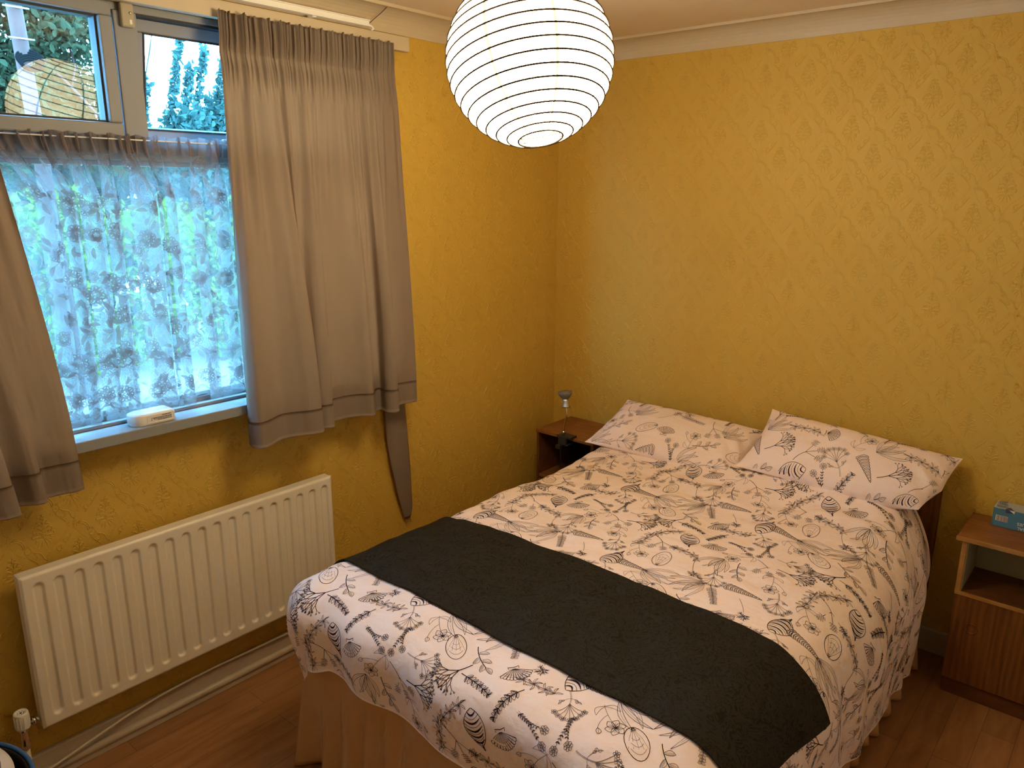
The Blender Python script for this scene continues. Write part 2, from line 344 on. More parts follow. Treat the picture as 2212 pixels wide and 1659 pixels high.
class Surf:
    """grid surface P[v,u,3] over u0..u1, v0..v1 with bilinear lookup"""
    def __init__(s, f, u0, u1, nu, v0, v1, nv, flip=False):
        s.u0, s.u1, s.nu, s.v0, s.v1, s.nv = u0, u1, nu, v0, v1, nv
        U, Vv = np.meshgrid(np.linspace(u0, u1, nu), np.linspace(v0, v1, nv))
        s.P = np.stack(f(U, Vv), -1)
        du = np.gradient(s.P, axis=1); dv = np.gradient(s.P, axis=0); n = np.cross(du, dv); s.Nn = n/(np.linalg.norm(n, axis=-1, keepdims=True)+1e-12)*(-1 if flip else 1); s.flip = flip
    def at(s, u, v, h=0.0):
        x = np.clip((u-s.u0)/(s.u1-s.u0)*(s.nu-1), 0, s.nu-1-1e-6); y = np.clip((v-s.v0)/(s.v1-s.v0)*(s.nv-1), 0, s.nv-1-1e-6)
        i = x.astype(int); j = y.astype(int); fx = (x-i)[:, None]; fy = (y-j)[:, None]
        L = lambda A: (A[j, i]*(1-fx)+A[j, i+1]*fx)*(1-fy)+(A[j+1, i]*(1-fx)+A[j+1, i+1]*fx)*fy
        h = np.asarray(h, float); h = h[:, None] if h.ndim else h
        return L(s.P)+L(s.Nn)*h
    def faces(s, off=0):
        j, i = np.mgrid[0:s.nv-1, 0:s.nu-1]; a = (j*s.nu+i).ravel()+off
        q = np.stack([a, a+1, a+1+s.nu, a+s.nu], 1)
        return q[:, ::-1] if s.flip else q
    def solid(s, th):
        """closed cloth: outer grid, inner grid, rim"""
        V = np.concatenate([s.P.reshape(-1, 3), (s.P-s.Nn*th).reshape(-1, 3)]); n = s.nu*s.nv
        F = [s.faces(), s.faces(n)[:, ::-1]]
        r = np.concatenate([np.arange(s.nu), np.arange(1, s.nv)*s.nu+s.nu-1, (s.nv-1)*s.nu+np.arange(s.nu-2, -1, -1), np.arange(s.nv-2, -1, -1)*s.nu])
        a, b = r[:-1], r[1:]; F.append(np.stack([b, a, a+n, b+n], 1))
        return V, F
def surf_obj(name, S, mats, parent=None, th=0, ink=None, dom=None, lift=0.0005, sign=1, both_sides=False):
    if th: V, F = S.solid(th)
    else: V, F = S.P.reshape(-1, 3), [S.faces()]
    nb = sum(len(f) for f in F); mi = [np.zeros(nb, int)]
    V = [V]; nv = len(V[0])
    if ink is not None:
        UV, H, Q, MI = ink.strips(dom or (S.u0, S.u1, S.v0, S.v1))
        for sg in ((sign, -sign) if both_sides else (sign,)):
            V.append(S.at(UV[:, 0], UV[:, 1], sg*lift)); F = F+[Q+nv]; nv += len(UV); mi.append(MI+1)
    return mesh_np(name, np.concatenate(V), F, mats, parent, True, np.concatenate(mi))

# ------------------------------------------------------------------ room shell
H_CEIL, Z_CORN, OFF = 2.3445, 2.2696, 0.10
RX, RY = 2.70, -3.55          # far walls behind / right of the camera
WY0, WY1, WZ0, WZ1 = -3.05, -1.12, 1.035, 2.215      # window opening in the left wall

def wallpaper_cell():
    k = Ink(); W = 0.0042
    # acanthus medallion: hooks and lobes spreading from a spine
    for s in (-1, 1):
        for (x, y, r, a0, tn) in ((.010, .030, .008, 2.6, -.45), (.014, .016, .010, 2.4, -.5), (.020, .004, .010, 2.4, -.55), (.024, -.010, .009, 2.2, -.6),
                                  (.012, -.002, .006, 2.2, -.6), (.016, -.022, .007, 1.8, -.55), (.007, .043, .006, 2.8, -.4)):
            p = spiral(x, y, r, a0, tn, 6); p[:, 0] *= s; k.line(p, W)
        for (x0, y0, x1, y1) in ((.002, -.022, .024, -.030), (.002, -.022, .018, -.040), (.001, -.024, .008, -.046), (.002, -.014, .030, -.016), (.002, .006, .022, .018), (.001, .018, .012, .034), (.002, -.004, .020, .002)):
            k.line(bez((s*x0, y0), (s*(x0*.4+x1*.6), (y0+y1)/2+.007), (s*x1, y1), 5), [W*.6, W, W*1.2, W, W*.5])
    k.line([(0, .052), (0, .044), (0, .036)], W); k.line([(0, .03), (0, .01), (0, -.02)], W*.8)
    k.line(arc(0, -.010, .005, 0, 2*PI, 7), W*.8)
    # two sides of the ogee frame; the other two come from the neighbouring cells
    A, B, Cc = np.array([.086, 0]), np.array([0, .1025]), np.array([0, -.1025])
    for P0, P1, big in ((B, A, True), (Cc, A, False)):
        d = P1-P0; L = np.hypot(*d); t = d/L; n = np.array([-t[1], t[0]])*(1 if big else -1)
        q = lambda a, b: P0+t*L*a+n*b
        if big:
            for o in (0, .0055): k.line([q(a, o+.010*math.sin((a-.02)*PI/.36)) for a in np.linspace(.04, .36, 7)], W)
            k.line(spiral(*q(.45, .002), .013, math.atan2(t[1], t[0])+2.4, -1.1, 12), W); k.line(spiral(*q(.66, -.002), .010, math.atan2(t[1], t[0])+2.4, -.9, 9), W)
            k.line([q(a, .012+.004*math.sin(a*20)) for a in np.linspace(.45, .92, 8)], W); k.line([q(a, -.010) for a in np.linspace(.5, .8, 4)], W*.8)
        else:
            k.line(spiral(*q(.40, .004), .011, math.atan2(t[1], t[0])+.4, 1.0, 9), W); k.line(spiral(*q(.60, .006), .009, math.atan2(t[1], t[0])+.4, .9, 8), W)
            k.line([q(a, .010*math.sin(a*PI)) for a in np.linspace(.28, .75, 7)], W*.8)
        for a in np.linspace(.06, .94, 15):
            c = q(a, -.014+.004*math.cos(a*9)); k.line([c-t*.0016, c, c+t*.0016], .0030)
    for an in range(6):
        e = A+np.array([math.cos(an*PI/3), math.sin(an*PI/3)])*.009; k.line([A*.8+A*.2, (A+e)/2, e], W)
    return k
def papered(UV, H, Q, rects):
    ok = np.zeros(len(Q), bool)
    inside = lambda r: (UV[:, 0] > r[0]+.002) & (UV[:, 0] < r[1]-.002) & (UV[:, 1] > r[2]+.002) & (UV[:, 1] < r[3]-.002)
    for r in rects: ok |= inside(r)[Q].all(1)
    Q = Q[ok]; used = np.zeros(len(UV), bool); used[Q.ravel()] = True; mp = np.cumsum(used)-1
    return UV[used], H[used], mp[Q]
def paper_strips(u0, u1, v0, v1, phase, rects):
    cell = wallpaper_cell(); UV, Hh, Q, MI = cell.strips(None, 0.0018)
    n = len(UV); Us = []; Qs = []; Hs = []; c = 0
    for j in range(int((v0-phase[1])/.1025)-1, int((v1-phase[1])/.1025)+2):
        for i in range(int((u0-phase[0])/.172)-1, int((u1-phase[0])/.172)+2):
            o = (phase[0]+i*.172+(j % 2)*.086, phase[1]+j*.1025)
            if o[0] < u0-.1 or o[0] > u1+.1 or o[1] < v0-.1 or o[1] > v1+.1: continue
            Us.append(UV+np.array(o)); Qs.append(Q+c*n); Hs.append(Hh); c += 1
    return papered(np.concatenate(Us), np.concatenate(Hs), np.concatenate(Qs), rects)

m = MB()   # left wall (window wall), built round the opening
m.box(-.25, 0, RY, 0, 0, WZ0-.0); m.box(-.25, 0, RY, 0, WZ1, H_CEIL); m.box(-.25, 0, RY, WY0, WZ0, WZ1); m.box(-.25, 0, WY1, 0, WZ0, WZ1)
UV, Hh, Q = paper_strips(-2.95, 0, 0.1, Z_CORN, (-2.212, .767), [(-2.95, 0, .1, WZ0), (WY1, 0, WZ0-.003, Z_CORN), (-2.95, WY0, WZ0, Z_CORN)])
Vs = np.stack([Hh, UV[:, 0], UV[:, 1]], 1); nb = len(m.V)
V0 = np.array([tuple(v) for v in m.V]); F0 = np.array(m.F)
o = mesh_np('wall_left', np.concatenate([V0, Vs]), [F0, Q[:, ::-1]+nb], 'wallpaper')
o.data.polygons.foreach_set('use_smooth', np.concatenate([np.zeros(len(F0), bool), np.ones(len(Q), bool)]))
struct(o)
m = MB(); m.box(0, RX+.2, 0, .2, 0, H_CEIL)
UV, Hh, Q = paper_strips(0, 2.69, 0.1, Z_CORN, (1.599, 1.629), [(0, 2.69, .1, Z_CORN)])
Vs = np.stack([UV[:, 0], -Hh, UV[:, 1]], 1); nb = len(m.V); V0 = np.array([tuple(v) for v in m.V]); F0 = np.array(m.F)
o = mesh_np('wall_back', np.concatenate([V0, Vs]), [F0, Q+nb], 'wallpaper')
o.data.polygons.foreach_set('use_smooth', np.concatenate([np.zeros(len(F0), bool), np.ones(len(Q), bool)]))
struct(o)
struct(MB().box(RX, RX+.2, RY-.2, 0, 0, H_CEIL).obj('wall_right', 'pale_plaster'))
struct(MB().box(-.25, RX, RY-.2, RY, 0, H_CEIL).obj('wall_front', 'pale_plaster'))
struct(MB().box(-.25, RX+.2, RY-.2, .2, -.15, 0).obj('floor', 'laminate'))
struct(MB().box(-.25, RX+.2, RY-.2, .2, H_CEIL, H_CEIL+.2).obj('ceiling', 'ceiling_paint'))

def coving(name, P, Q_, inward):
    """coved cornice from P to Q_ along a wall; inward = unit vector into the room"""
    P, Q_, inward = Vector(P), Vector(Q_), Vector(inward)
    prof = [(0, 0), (.004, 0)]
    for i in range(9):
        a = i/8*PI/2; prof.append((.004+(OFF-.022)*(1-math.cos(a)), .004+(H_CEIL-Z_CORN-.010)*math.sin(a)))
    prof += [(OFF-.016, H_CEIL-Z_CORN-.010), (OFF-.002, H_CEIL-Z_CORN-.010), (OFF, H_CEIL-Z_CORN-.005), (OFF, H_CEIL-Z_CORN), (0, H_CEIL-Z_CORN)]
    V = [E_+inward*a+Vector((0, 0, Z_CORN+b)) for E_ in (P, Q_) for a, b in prof]; n = len(prof)
    F = [(i, (i+1) % n, n+(i+1) % n, n+i) for i in range(n)]
    mb = MB(); mb.add(V, F); return struct(mb.obj(name, 'cornice_paint'))
coving('trim_1', (0, 0, 0), (RX, 0, 0), (0, -1, 0)); coving('trim_2', (0, RY, 0), (0, 0, 0), (1, 0, 0))

# skirting on the window wall: board, round bead, painted cable clipped along its top edge
b = MB(); b.box(0, .018, RY, -.002, 0, .096); sk = struct(b.obj('baseboard_left', 'skirting_paint', bevel=.004))
bd = MB(); bd.tube([(.024, RY+.02, .034), (.024, -.02, .034)], .013, 12); bd.obj('bead', 'skirting_paint', sk)
bd = MB(); bd.box(.018, .030, RY+.01, -.02, 0, .024); bd.obj('shoe_moulding', 'skirting_paint', sk, bevel=.003)
b = MB(); b.box(.02, RX, -.018, 0, 0, .096); struct(b.obj('baseboard_back', 'skirting_paint', bevel=.004))
cb = MB()
pp = [(.026, -1.30, .101), (.026, -1.676, .102), (.026, -1.80, .104), (.026, -1.931, .108), (.028, -2.04, .108), (.030, -2.14, .104), (.034, -2.253, .092), (.040, -2.36, .074), (.044, -2.486, .050), (.046, -2.6, .03)]
cb.tube(pp, .0042, 8)
tag(cb.obj('cable', 'cable_paint'), 'thin cream painted cable sagging along the top of the skirting under the radiator', 'cable')

# ------------------------------------------------------------------ window
win = bpy.data.objects.new('window_1', None); COL.objects.link(win); struct(win, 'white plastic framed window of three lights above a white sill')
def ring(mb, x0, x1, y0, y1, z0, z1, w):
    wl, wr, wb, wt = w if isinstance(w, tuple) else (w,)*4
    mb.box(x0, x1, y0, y1, z0, z0+wb); mb.box(x0, x1, y0, y1, z1-wt, z1); mb.box(x0, x1, y0, y0+wl, z0+wb, z1-wt); mb.box(x0, x1, y1-wr, y1, z0+wb, z1-wt)
fr = MB()
ring(fr, -.085, -.012, WY0, WY1, WZ0, WZ1, (.05, .05, .028, .022))
fr.box(-.085, -.008, WY0+.05, WY1-.05, 1.793, 1.855)                       # transom
fr.box(-.085, -.006, -2.020, -1.955, 1.855, WZ1-.022)                     # mullion
fr.box(-.085, -.008, -2.82, -2.76, 1.855, WZ1-.022)
fr.obj('outer_frame', 'upvc', win, bevel=.004)
ga = MB(); ring(ga, -.050, -.044, WY0+.05, WY1-.05, 1.063, 1.793, .006); ga.obj('gasket', 'gasket', win)
bdg = MB(); ring(bdg, -.052, -.020, WY0+.05, WY1-.05, 1.063, 1.793, .014); bdg.obj('glazing_bead', 'upvc', win, bevel=.002)
g = MB(); g.box(-.060, -.055, WY0+.056, WY1-.056, 1.068, 1.788); g.obj('glass_pane', 'pane_glass', win)
# closed left casement, turned so the lantern's reflection lands at its pixels in the image
ca = bpy.data.objects.new('casement', None); COL.objects.link(ca); ca.parent = win
ca.location = (-.010, -2.024, 0); ca.rotation_euler = (0, 0, math.radians(5.4))
cf = MB(); ring(cf, -.055, .006, -.735, 0, 1.857, 2.212, .038); cf.obj('casement_frame', 'upvc', ca, bevel=.005)
cg = MB(); ring(cg, -.040, -.008, -.697, -.038, 1.895, 2.174, .006); cg.obj('gasket', 'gasket', ca)
gl = MB(); gl.box(-.003, .0, -.692, -.043, 1.90, 2.17)
go = gl.obj('glass_pane', 'pane_glass', ca); go.location = (-.026, 0, 0); go.rotation_euler = (0, 0, math.radians(0))
# right top-hung sash, pushed open at the bottom
sa = bpy.data.objects.new('open_sash', None); COL.objects.link(sa); sa.parent = win
sa.location = (-.045, 0, 2.192); sa.rotation_euler = (0, math.radians(11), 0)
sf = MB(); ring(sf, -.05, .0, -1.950, -1.172, -.345, 0, (.030, .030, .034, .040)); sf.obj('sash_frame', 'upvc', sa, bevel=.004)
sg = MB(); ring(sg, -.036, -.0, -1.920, -1.202, -.311, -.040, .005); sg.obj('gasket', 'gasket', sa)
gl = MB(); gl.box(-.022, -.018, -1.916, -1.206, -.307, -.044); gl.obj('glass_pane', 'pane_glass_tinted', sa)
hd = MB(); hd.box(-.082, -.012, -1.953, -1.172, 2.186, 2.192); hd.obj('head_seal', 'gasket', win)
st = MB(); st.box(-.03, .012, -1.700, -1.688, 1.857, 1.885); st.tube([(.004, -1.700, 1.866), (.004, -1.67, 1.872), (-.01, -1.655, 1.90), (-.05, -1.64, 1.925)], .007, 8)
st.box(-.006, .006, -1.73, -1.712, 1.857, 1.866); st.obj('window_stay', 'white_plastic', win, bevel=.002)
sl = MB(); sl.box(-.02, .100, -3.06, -1.13, 1.001, 1.034); sl.box(-.02, .012, -3.04, -1.14, 1.034, 1.046); sl.obj('window_sill', 'upvc', win, bevel=.003)
b = MB(); b.box(-.25, -.085, WY0, WY1, WZ0-.03, WZ0+.004); b.obj('outer_sill', 'concrete', win)

sn = thing('window_sensor', 'small cream plastic sensor box screwed to the top of the window mullion', 'sensor')
s1 = MB(); s1.box(-.006, .010, -2.004, -1.968, 2.150, 2.213); s1.obj('housing', 'cream_plastic', sn, bevel=.004)
s1 = MB(); s1.lathe([(.0035, 0), (.0035, .002), (.001, .0025)], (.010, -1.979, 2.187), (1, 0, 0), 12); s1.obj('screw', 'dull_metal', sn)
s1 = MB(); s1.box(.009, .0112, -1.983, -1.976, 2.158, 2.170); s1.obj('indicator', 'white_plastic', sn, bevel=.001)

# wooden batten over the curtains and the old track on the coving
b = MB(); b.box(0, .030, -3.2, -.965, 2.212, 2.262); bt = tag(b.obj('curtain_batten', 'cornice_paint', bevel=.002), 'long cream painted wooden batten fixed to the wall above both curtains', 'batten')
rl = thing('curtain_track', 'old white metal curtain track below the coving with a small end hook', 'curtain track')
b = MB(); b.box(.050, .058, -3.2, -1.175, 2.268, 2.284); b.box(.044, .064, -3.2, -1.175, 2.265, 2.269); b.box(.044, .064, -3.2, -1.175, 2.283, 2.286); b.obj('rail', 'white_plastic', rl)
b = MB(); b.tube([(.054, -1.175, 2.272), (.054, -1.160, 2.268), (.056, -1.155, 2.262), (.050, -1.160, 2.256)], .0035, 8); b.obj('end_hook', 'white_plastic', rl)
for y in (-2.6, -2.0, -1.4): MB().box(.028, .056, y-.008, y+.008, 2.262, 2.270).obj('bracket', 'white_plastic', rl)
b = MB(); b.tube([(.075, -1.105, 2.3385), (.055, -1.118, 2.318), (.040, -1.135, 2.300), (.030, -1.15, 2.284)], .0012, 6)
tag(b.obj('thin_string', 'pole_wood'), 'thin loose string hanging down the coving from the ceiling to the track end', 'string')

# ------------------------------------------------------------------ curtains
def catmull(P, n):
    P = np.asarray(P, float); m_ = len(P); Pp = np.vstack([2*P[0]-P[1], P, 2*P[-1]-P[-2]])
    t = np.linspace(0, m_-1-1e-9, n); i = t.astype(int); f = (t-i)[:, None]
    a, b_, c, d = Pp[i], Pp[i+1], Pp[i+2], Pp[i+3]
    return .5*((2*b_)+(-a+c)*f+(2*a-5*b_+4*c-d)*f**2+(-a+3*b_-3*c+d)*f**3)
def curtain(name, label, bot, top, z0, z1, gathers, n=360, nz=90):
    B = catmull(bot, n); T = catmull(top, n); s = np.linspace(0, 1, n)
    def f(U, Vv):   # U 0..1 across, V 0 (top) .. 1 (hem)
        i = np.clip((U*(n-1)).round().astype(int), 0, n-1); t = Vv
        k = (.55*t+.45*sstep(.05, .9, t))[..., None]
        P = T[i]*(1-k)+B[i]*k
        tape = 1-sstep(.075, .20, t); pin = np.exp(-((t-.085)/.022)**2)
        ph = U*gathers*2*PI+1.3*np.sin(U*17)
        P[..., 1] += tape*(.0080*np.sin(ph)+.0040*np.sin(ph*2.3+1))*(1-.6*pin)-.006*pin
        P[..., 1] += .006*np.sin(ph*.5+.7)*sstep(.08, .2, t)*(1-sstep(.3, .75, t))
        P[..., 0] += tape*.0022*np.cos(ph)
        P[..., 1] += .0035*vnoise(U*26, t*7)*sstep(.1, .3, t)+.0016*vnoise(U*70, t*16)
        z = z1-(z1-z0)*t
        z = z-.012*sstep(.8, 1, t)*(P[..., 1]-.1)*6*0+.006*vnoise(U*9+3, t*0+2)*sstep(.9, 1, t)
        z = z+.004*(1-sstep(0, .05, t))*np.sin(ph*.5)
        return P[..., 1], P[..., 0], z
    S = Surf(f, 0, 1, n, 0, 1, nz, True)
    o = thing(name, label, 'curtain')
    surf_obj('panel', S, 'curtain_cloth', o, th=.0014)
    # hem turn-up: a second layer on the room side near the bottom, and the heading tape behind the top
    for nm, t0, t1, off in (('hem', .935, .998, .0018), ('heading_tape', .004, .082, -.0032)):
        S2 = Surf(lambda U, Vv: tuple(np.moveaxis(S.at(U.ravel(), Vv.ravel(), off if nm == 'hem' else off).reshape(U.shape+(3,)), -1, 0)), 0.002, .998, n, t0, t1, 8, True)
        surf_obj(nm, S2, 'curtain_cloth', o, th=.0008)
    return o
botR = [(-1.788, .112), (-1.796, .145), (-1.778, .176), (-1.74, .166), (-1.70, .146), (-1.665, .140), (-1.62, .160), (-1.588, .178), (-1.556, .184), (-1.538, .170), (-1.553, .140), (-1.560, .122), (-1.545, .118), (-1.532, .155), (-1.505, .168), (-1.487, .162), (-1.492, .130), (-1.475, .114),
        (-1.440, .110), (-1.395, .110), (-1.350, .128), (-1.318, .155), (-1.300, .156), (-1.272, .124), (-1.250, .112), (-1.232, .116), (-1.240, .160), (-1.222, .182), (-1.196, .174), (-1.190, .130), (-1.165, .112), (-1.125, .112), (-1.090, .120), (-1.063, .130)]
topR = [(-1.745+.690*i/33, .052+.010*math.sin(i*1.9)*(i < 14)) for i in range(34)]
curtain('curtain', 'long beige lined curtain hanging right of the window with one bright backlit middle', botR, topR, .902, 2.228, 34)
botL = [(-3.05, .11), (-3.0, .13), (-2.94, .16), (-2.88, .13), (-2.82, .12), (-2.76, .15), (-2.70, .18), (-2.64, .14), (-2.60, .12), (-2.56, .15), (-2.530, .185), (-2.500, .196), (-2.478, .186), (-2.485, .150), (-2.474, .118), (-2.450, .124), (-2.422, .146), (-2.402, .140),
        (-2.400, .115), (-2.380, .108), (-2.350, .112), (-2.322, .118), (-2.298, .114)]
topL = [(-3.05+.645*i/22, .055+.008*math.sin(i*1.7)) for i in range(23)]
curtain('curtain', 'beige curtain left of the window, cut off by the photo edge', botL, topL, .905, 2.228, 30, n=300)

# tie band hanging on the wall beneath the right curtain
def tie_f(U, Vv):
    ks = np.array([0, .15, .35, .55, .75, .9, 1.0]); L_ = np.interp(Vv, ks, [-1.138, -1.139, -1.137, -1.117, -1.090, -1.062, -1.050]); R_ = np.interp(Vv, ks, [-1.036, -1.034, -1.027, -1.019, -1.012, -1.008, -1.012])
    z = np.interp(Vv, ks, [.98, .90, .74, .61, .49, .40, .362])
    y = L_+(R_-L_)*U; x = .008+.010*np.sin(U*PI)*(1-.5*Vv)+.020*np.sin(Vv*PI*.9)*.6+.003*vnoise(U*3, Vv*9)
    return x, y, z
S = Surf(tie_f, 0, 1, 16, 0, 1, 60); tb = thing('curtain_tieback', 'beige cloth tie band below the right curtain, tapering to a metal ring', 'tieback')
surf_obj('band', S, 'curtain_cloth', tb, th=.004)
b = MB(); b.box(.008, .013, -1.036, -1.016, .348, .364); b.obj('loop_tab', 'curtain_cloth', tb, bevel=.001)
b = MB(); b.tube([(.012+.002*math.cos(a), -1.026+.012*math.cos(a), .338+.012*math.sin(a)) for a in np.linspace(0, 2*PI, 17)], .0014, 6, False); b.obj('ring', 'dull_metal', tb)

# net curtain
NZ0, NZ1 = 1.050, 1.862
def net_path():
    P = []; y = -2.72
    rs = random.Random(11)
    folds = [(-2.60, .02), (-2.46, .02), (-2.36, .018), (-2.275, .022), (-2.215, .016), (-2.165, .028), (-2.105, .018), (-2.02, .045), (-1.93, .014), (-1.85, .018), (-1.775, .026), (-1.70, .018), (-1.62, .02), (-1.5, .02), (-1.40, .02)]
    P.append((-2.75, .022))
    for yc, w_ in folds:
        P += [(yc-w_*1.2-.012, .014), (yc-w_*.2, .030), (yc+w_, .037), (yc+w_*.9, .026), (yc, .019), (yc-w_*.4, .012), (yc+w_*.5, .008), (yc+w_*1.5+.008, .012)]
    P.append((-1.34, .020)); return P
NB = catmull(net_path(), 700); NA = np.stack([np.linspace(-2.75, -1.34, 700), np.full(700, .022)], 1)
_seg = np.concatenate([[0], np.cumsum(np.hypot(*np.diff(NB, axis=0).T))]); NL = _seg[-1]
def net_f(U, Vv):
    x = np.interp(U.ravel(), _seg, np.arange(700)); i = x.astype(int).clip(0, 698); f_ = (x-i)[:, None]
    P = (NB[i]*(1-f_)+NB[i+1]*f_).reshape(U.shape+(2,)); Q_ = (NA[i]*(1-f_)+NA[i+1]*f_).reshape(U.shape+(2,))
    k = (.35+.65*sstep(.0, .25, Vv))[..., None]*1.0; P = Q_*(1-k)+P*k
    d = U*110; rod = 1-sstep(.03, .09, Vv)
    P[..., 1] += rod*(.0045*np.sin(d)+.003*np.sin(d*1.7+2))+.002*vnoise(U*20, Vv*5)
    P[..., 0] += .004*np.sin(Vv*3+U*2)*Vv+rod*.003*np.cos(d)
    sc_ = np.abs(np.sin(U/NL*PI*11)); z = NZ1-(NZ1-NZ0)*Vv*(1-.035*(1-sc_)*Vv**3)+rod*.004*np.sin(d*.5)
    z = z-Vv*.0
    return P[..., 1], P[..., 0], z
S = Surf(net_f, 0, NL, 760, 0, 1, 60)
LH = NZ1-NZ0
lk = Ink(); rs = random.Random(3)
def rose(r):
    k = Ink()
    for j, (rr, n_) in enumerate(((1, 7), (.62, 5))):
        for i in range(n_):
            a = i*2*PI/n_+j*.4; k.line(arc(math.cos(a)*rr*r*.62, math.sin(a)*rr*r*.62, r*.34*rr, a-1.9, a+1.9, 7), r*.16, 0)
            k.line([(math.cos(a)*rr*r*.35, math.sin(a)*rr*r*.35), (math.cos(a)*rr*r*.9, math.sin(a)*rr*r*.9)], [r*.34*rr, r*.10], 0)
    k.line(spiral(0, 0, r*.28, 0, 1.2, 9), r*.14, 1); return k
def lleaf(r):
    k = Ink(); t = np.linspace(0, 1, 8); w_ = r*.55*np.sin(t*PI)**.8+.0005
    k.line(np.stack([t*r*1.6, .12*r*np.sin(t*4)], 1), w_, 0); k.line(np.stack([t*r*1.6, w_*.5+.12*r*np.sin(t*4)], 1), r*.07, 1); return k
for cx in np.arange(.03, NL, .088):
    for cy in np.arange(.055, LH-.16, .118):
        x = cx+rs.uniform(-.022, .022)+(.044 if int(cy/.118) % 2 else 0); y = cy+rs.uniform(-.034, .034); a = rs.uniform(0, 6.28)
        lk.put(rose(rs.uniform(.018, .029)), (x, y), a)
        for q in range(4): lk.put(lleaf(.020), (x+.036*math.cos(a+q*1.6), y+.036*math.sin(a+q*1.6)), a+q*1.6+rs.uniform(-.4, .4))
        lk.line(bez((x, y+.02), (x+.04, y+.05), (x+.02, y+.085), 7), .0025, 1)
for yy, w_ in ((LH-.155, .006), (LH-.145, .002), (LH-.014, .007), (LH-.026, .002)):
    xs = np.arange(0, NL, .006); lk.line(np.stack([xs, yy-.020*(1-np.abs(np.sin(xs/NL*PI*22)))+.002*np.sign(np.sin(xs*400))], 1), w_, 0 if w_ > .004 else 1)
for cx in np.arange(.04, NL, .10):
    lk.put(rose(.026), (cx, LH-.07), cx*9)
    for q in range(5): lk.put(lleaf(.015), (cx+.03*math.cos(q*1.25), LH-.07+.03*math.sin(q*1.25)), q*1.25)
for x in np.arange(0, NL, .012):      # trellis ground of the border
    lk.line([(x, LH-.135), (x+.052, LH-.083), (x+.10, LH-.03)], .0008, 1); lk.line([(x, LH-.135), (x-.052, LH-.083), (x-.10, LH-.03)], .0008, 1)
lk2 = Ink(); lk2.L = [(p/np.array([1, LH]), w_, m_) for p, w_, m_ in lk.L]
# widths must be kept in metres, so the strips are cut in metric space and mapped back
UVm, H_, Qm, MIm = lk.strips((0.002, NL-.002, 0.03, LH*.985))
Vst = S.at(UVm[:, 0], UVm[:, 1]/LH, .0006)
V0 = S.P.reshape(-1, 3); F0 = S.faces()
nc = thing('net_curtain', 'white floral lace net curtain gathered on a wire across the lower window', 'net curtain')
mesh_np('lace_panel', np.concatenate([V0, Vst]), [F0, Qm+len(V0)], ['net_cloth', 'lace_dense', 'lace_open'], nc, True, np.concatenate([np.zeros(len(F0), int), MIm+1]))
# gathered rod pocket: denser doubled cloth with ruffle
S3 = Surf(lambda U, Vv: tuple(np.moveaxis(S.at(U.ravel(), Vv.ravel(), .003+.0035*np.sin(U.ravel()*150)+.002*np.sin(U.ravel()*61+1)).reshape(U.shape+(3,)), -1, 0)), .002, NL-.002, 1400, -.0, .062, 8)
hh = surf_obj('rod_pocket', S3, 'lace_dense', nc); 
b = MB(); b.tube([(.022, -2.78, 1.852), (.022, -1.32, 1.848)], .002, 6); b.obj('curtain_wire', 'white_plastic', nc)

# tub on the sill
tu = thing('plastic_tub', 'small white oblong plastic tub with lines of black print on the window sill', 'tub')
def stadium(x0, x1, y0, y1, r0, r1, n=10):
    P = []
    for cx, cy, r, a in ((x1-r1, y1-r1, r1, 0), (x0+r1, y1-r1, r1, PI/2), (x0+r0, y0+r0, r0, PI), (x1-r0, y0+r0, r0, 1.5*PI)):
        P += [(cx+r*math.cos(a+i/n*PI/2), cy+r*math.sin(a+i/n*PI/2)) for i in range(n+1)]
    return P
def prism(P, levels):
    V = []; n = len(P); c = (sum(p[0] for p in P)/n, sum(p[1] for p in P)/n)
    for z, s_ in levels: V += [(c[0]+(x-c[0])*s_, c[1]+(y-c[1])*s_, z) for x, y in P]
    F = [(l*n+i, l*n+(i+1) % n, (l+1)*n+(i+1) % n, (l+1)*n+i) for l in range(len(levels)-1) for i in range(n)]
    F += [tuple(range(n))[::-1], tuple((len(levels)-1)*n+i for i in range(n))]
    return V, F
P = stadium(.018, .088, -2.135, -2.010, .030, .008)
b = MB(); V, F = prism(P, [(1.0345, .96), (1.037, 1.0), (1.064, 1.0), (1.067, .98)]); b.add(V, F, True); b.obj('tub_body', 'white_plastic', tu)
b = MB(); V, F = prism(P, [(1.0665, .93), (1.0685, .90)]); b.add(V, F, True); b.obj('lid', 'white_plastic', tu)
b = MB(); ring(b, .0875, .0892, -2.095, -2.014, 1.040, 1.063, .002); b.obj('label_border', 'white_plastic', tu)
b = MB(); rr = random.Random(4)
for z, y0, y1 in ((1.0575, -2.050, -2.024), (1.0525, -2.078, -2.022), (1.0490, -2.076, -2.022), (1.0455, -2.065, -2.022)):
    y = y0
    while y < y1:
        l = rr.uniform(.002, .006); b.box(.0880, .0886, y, min(y+l, y1), z, z+(.0022 if z > 1.05 else .0016)); y += l+.0011
b.box(.0880, .0886, -2.0825, -2.0815, 1.046, 1.056)
b.obj('printed_text', 'black_plastic', tu)

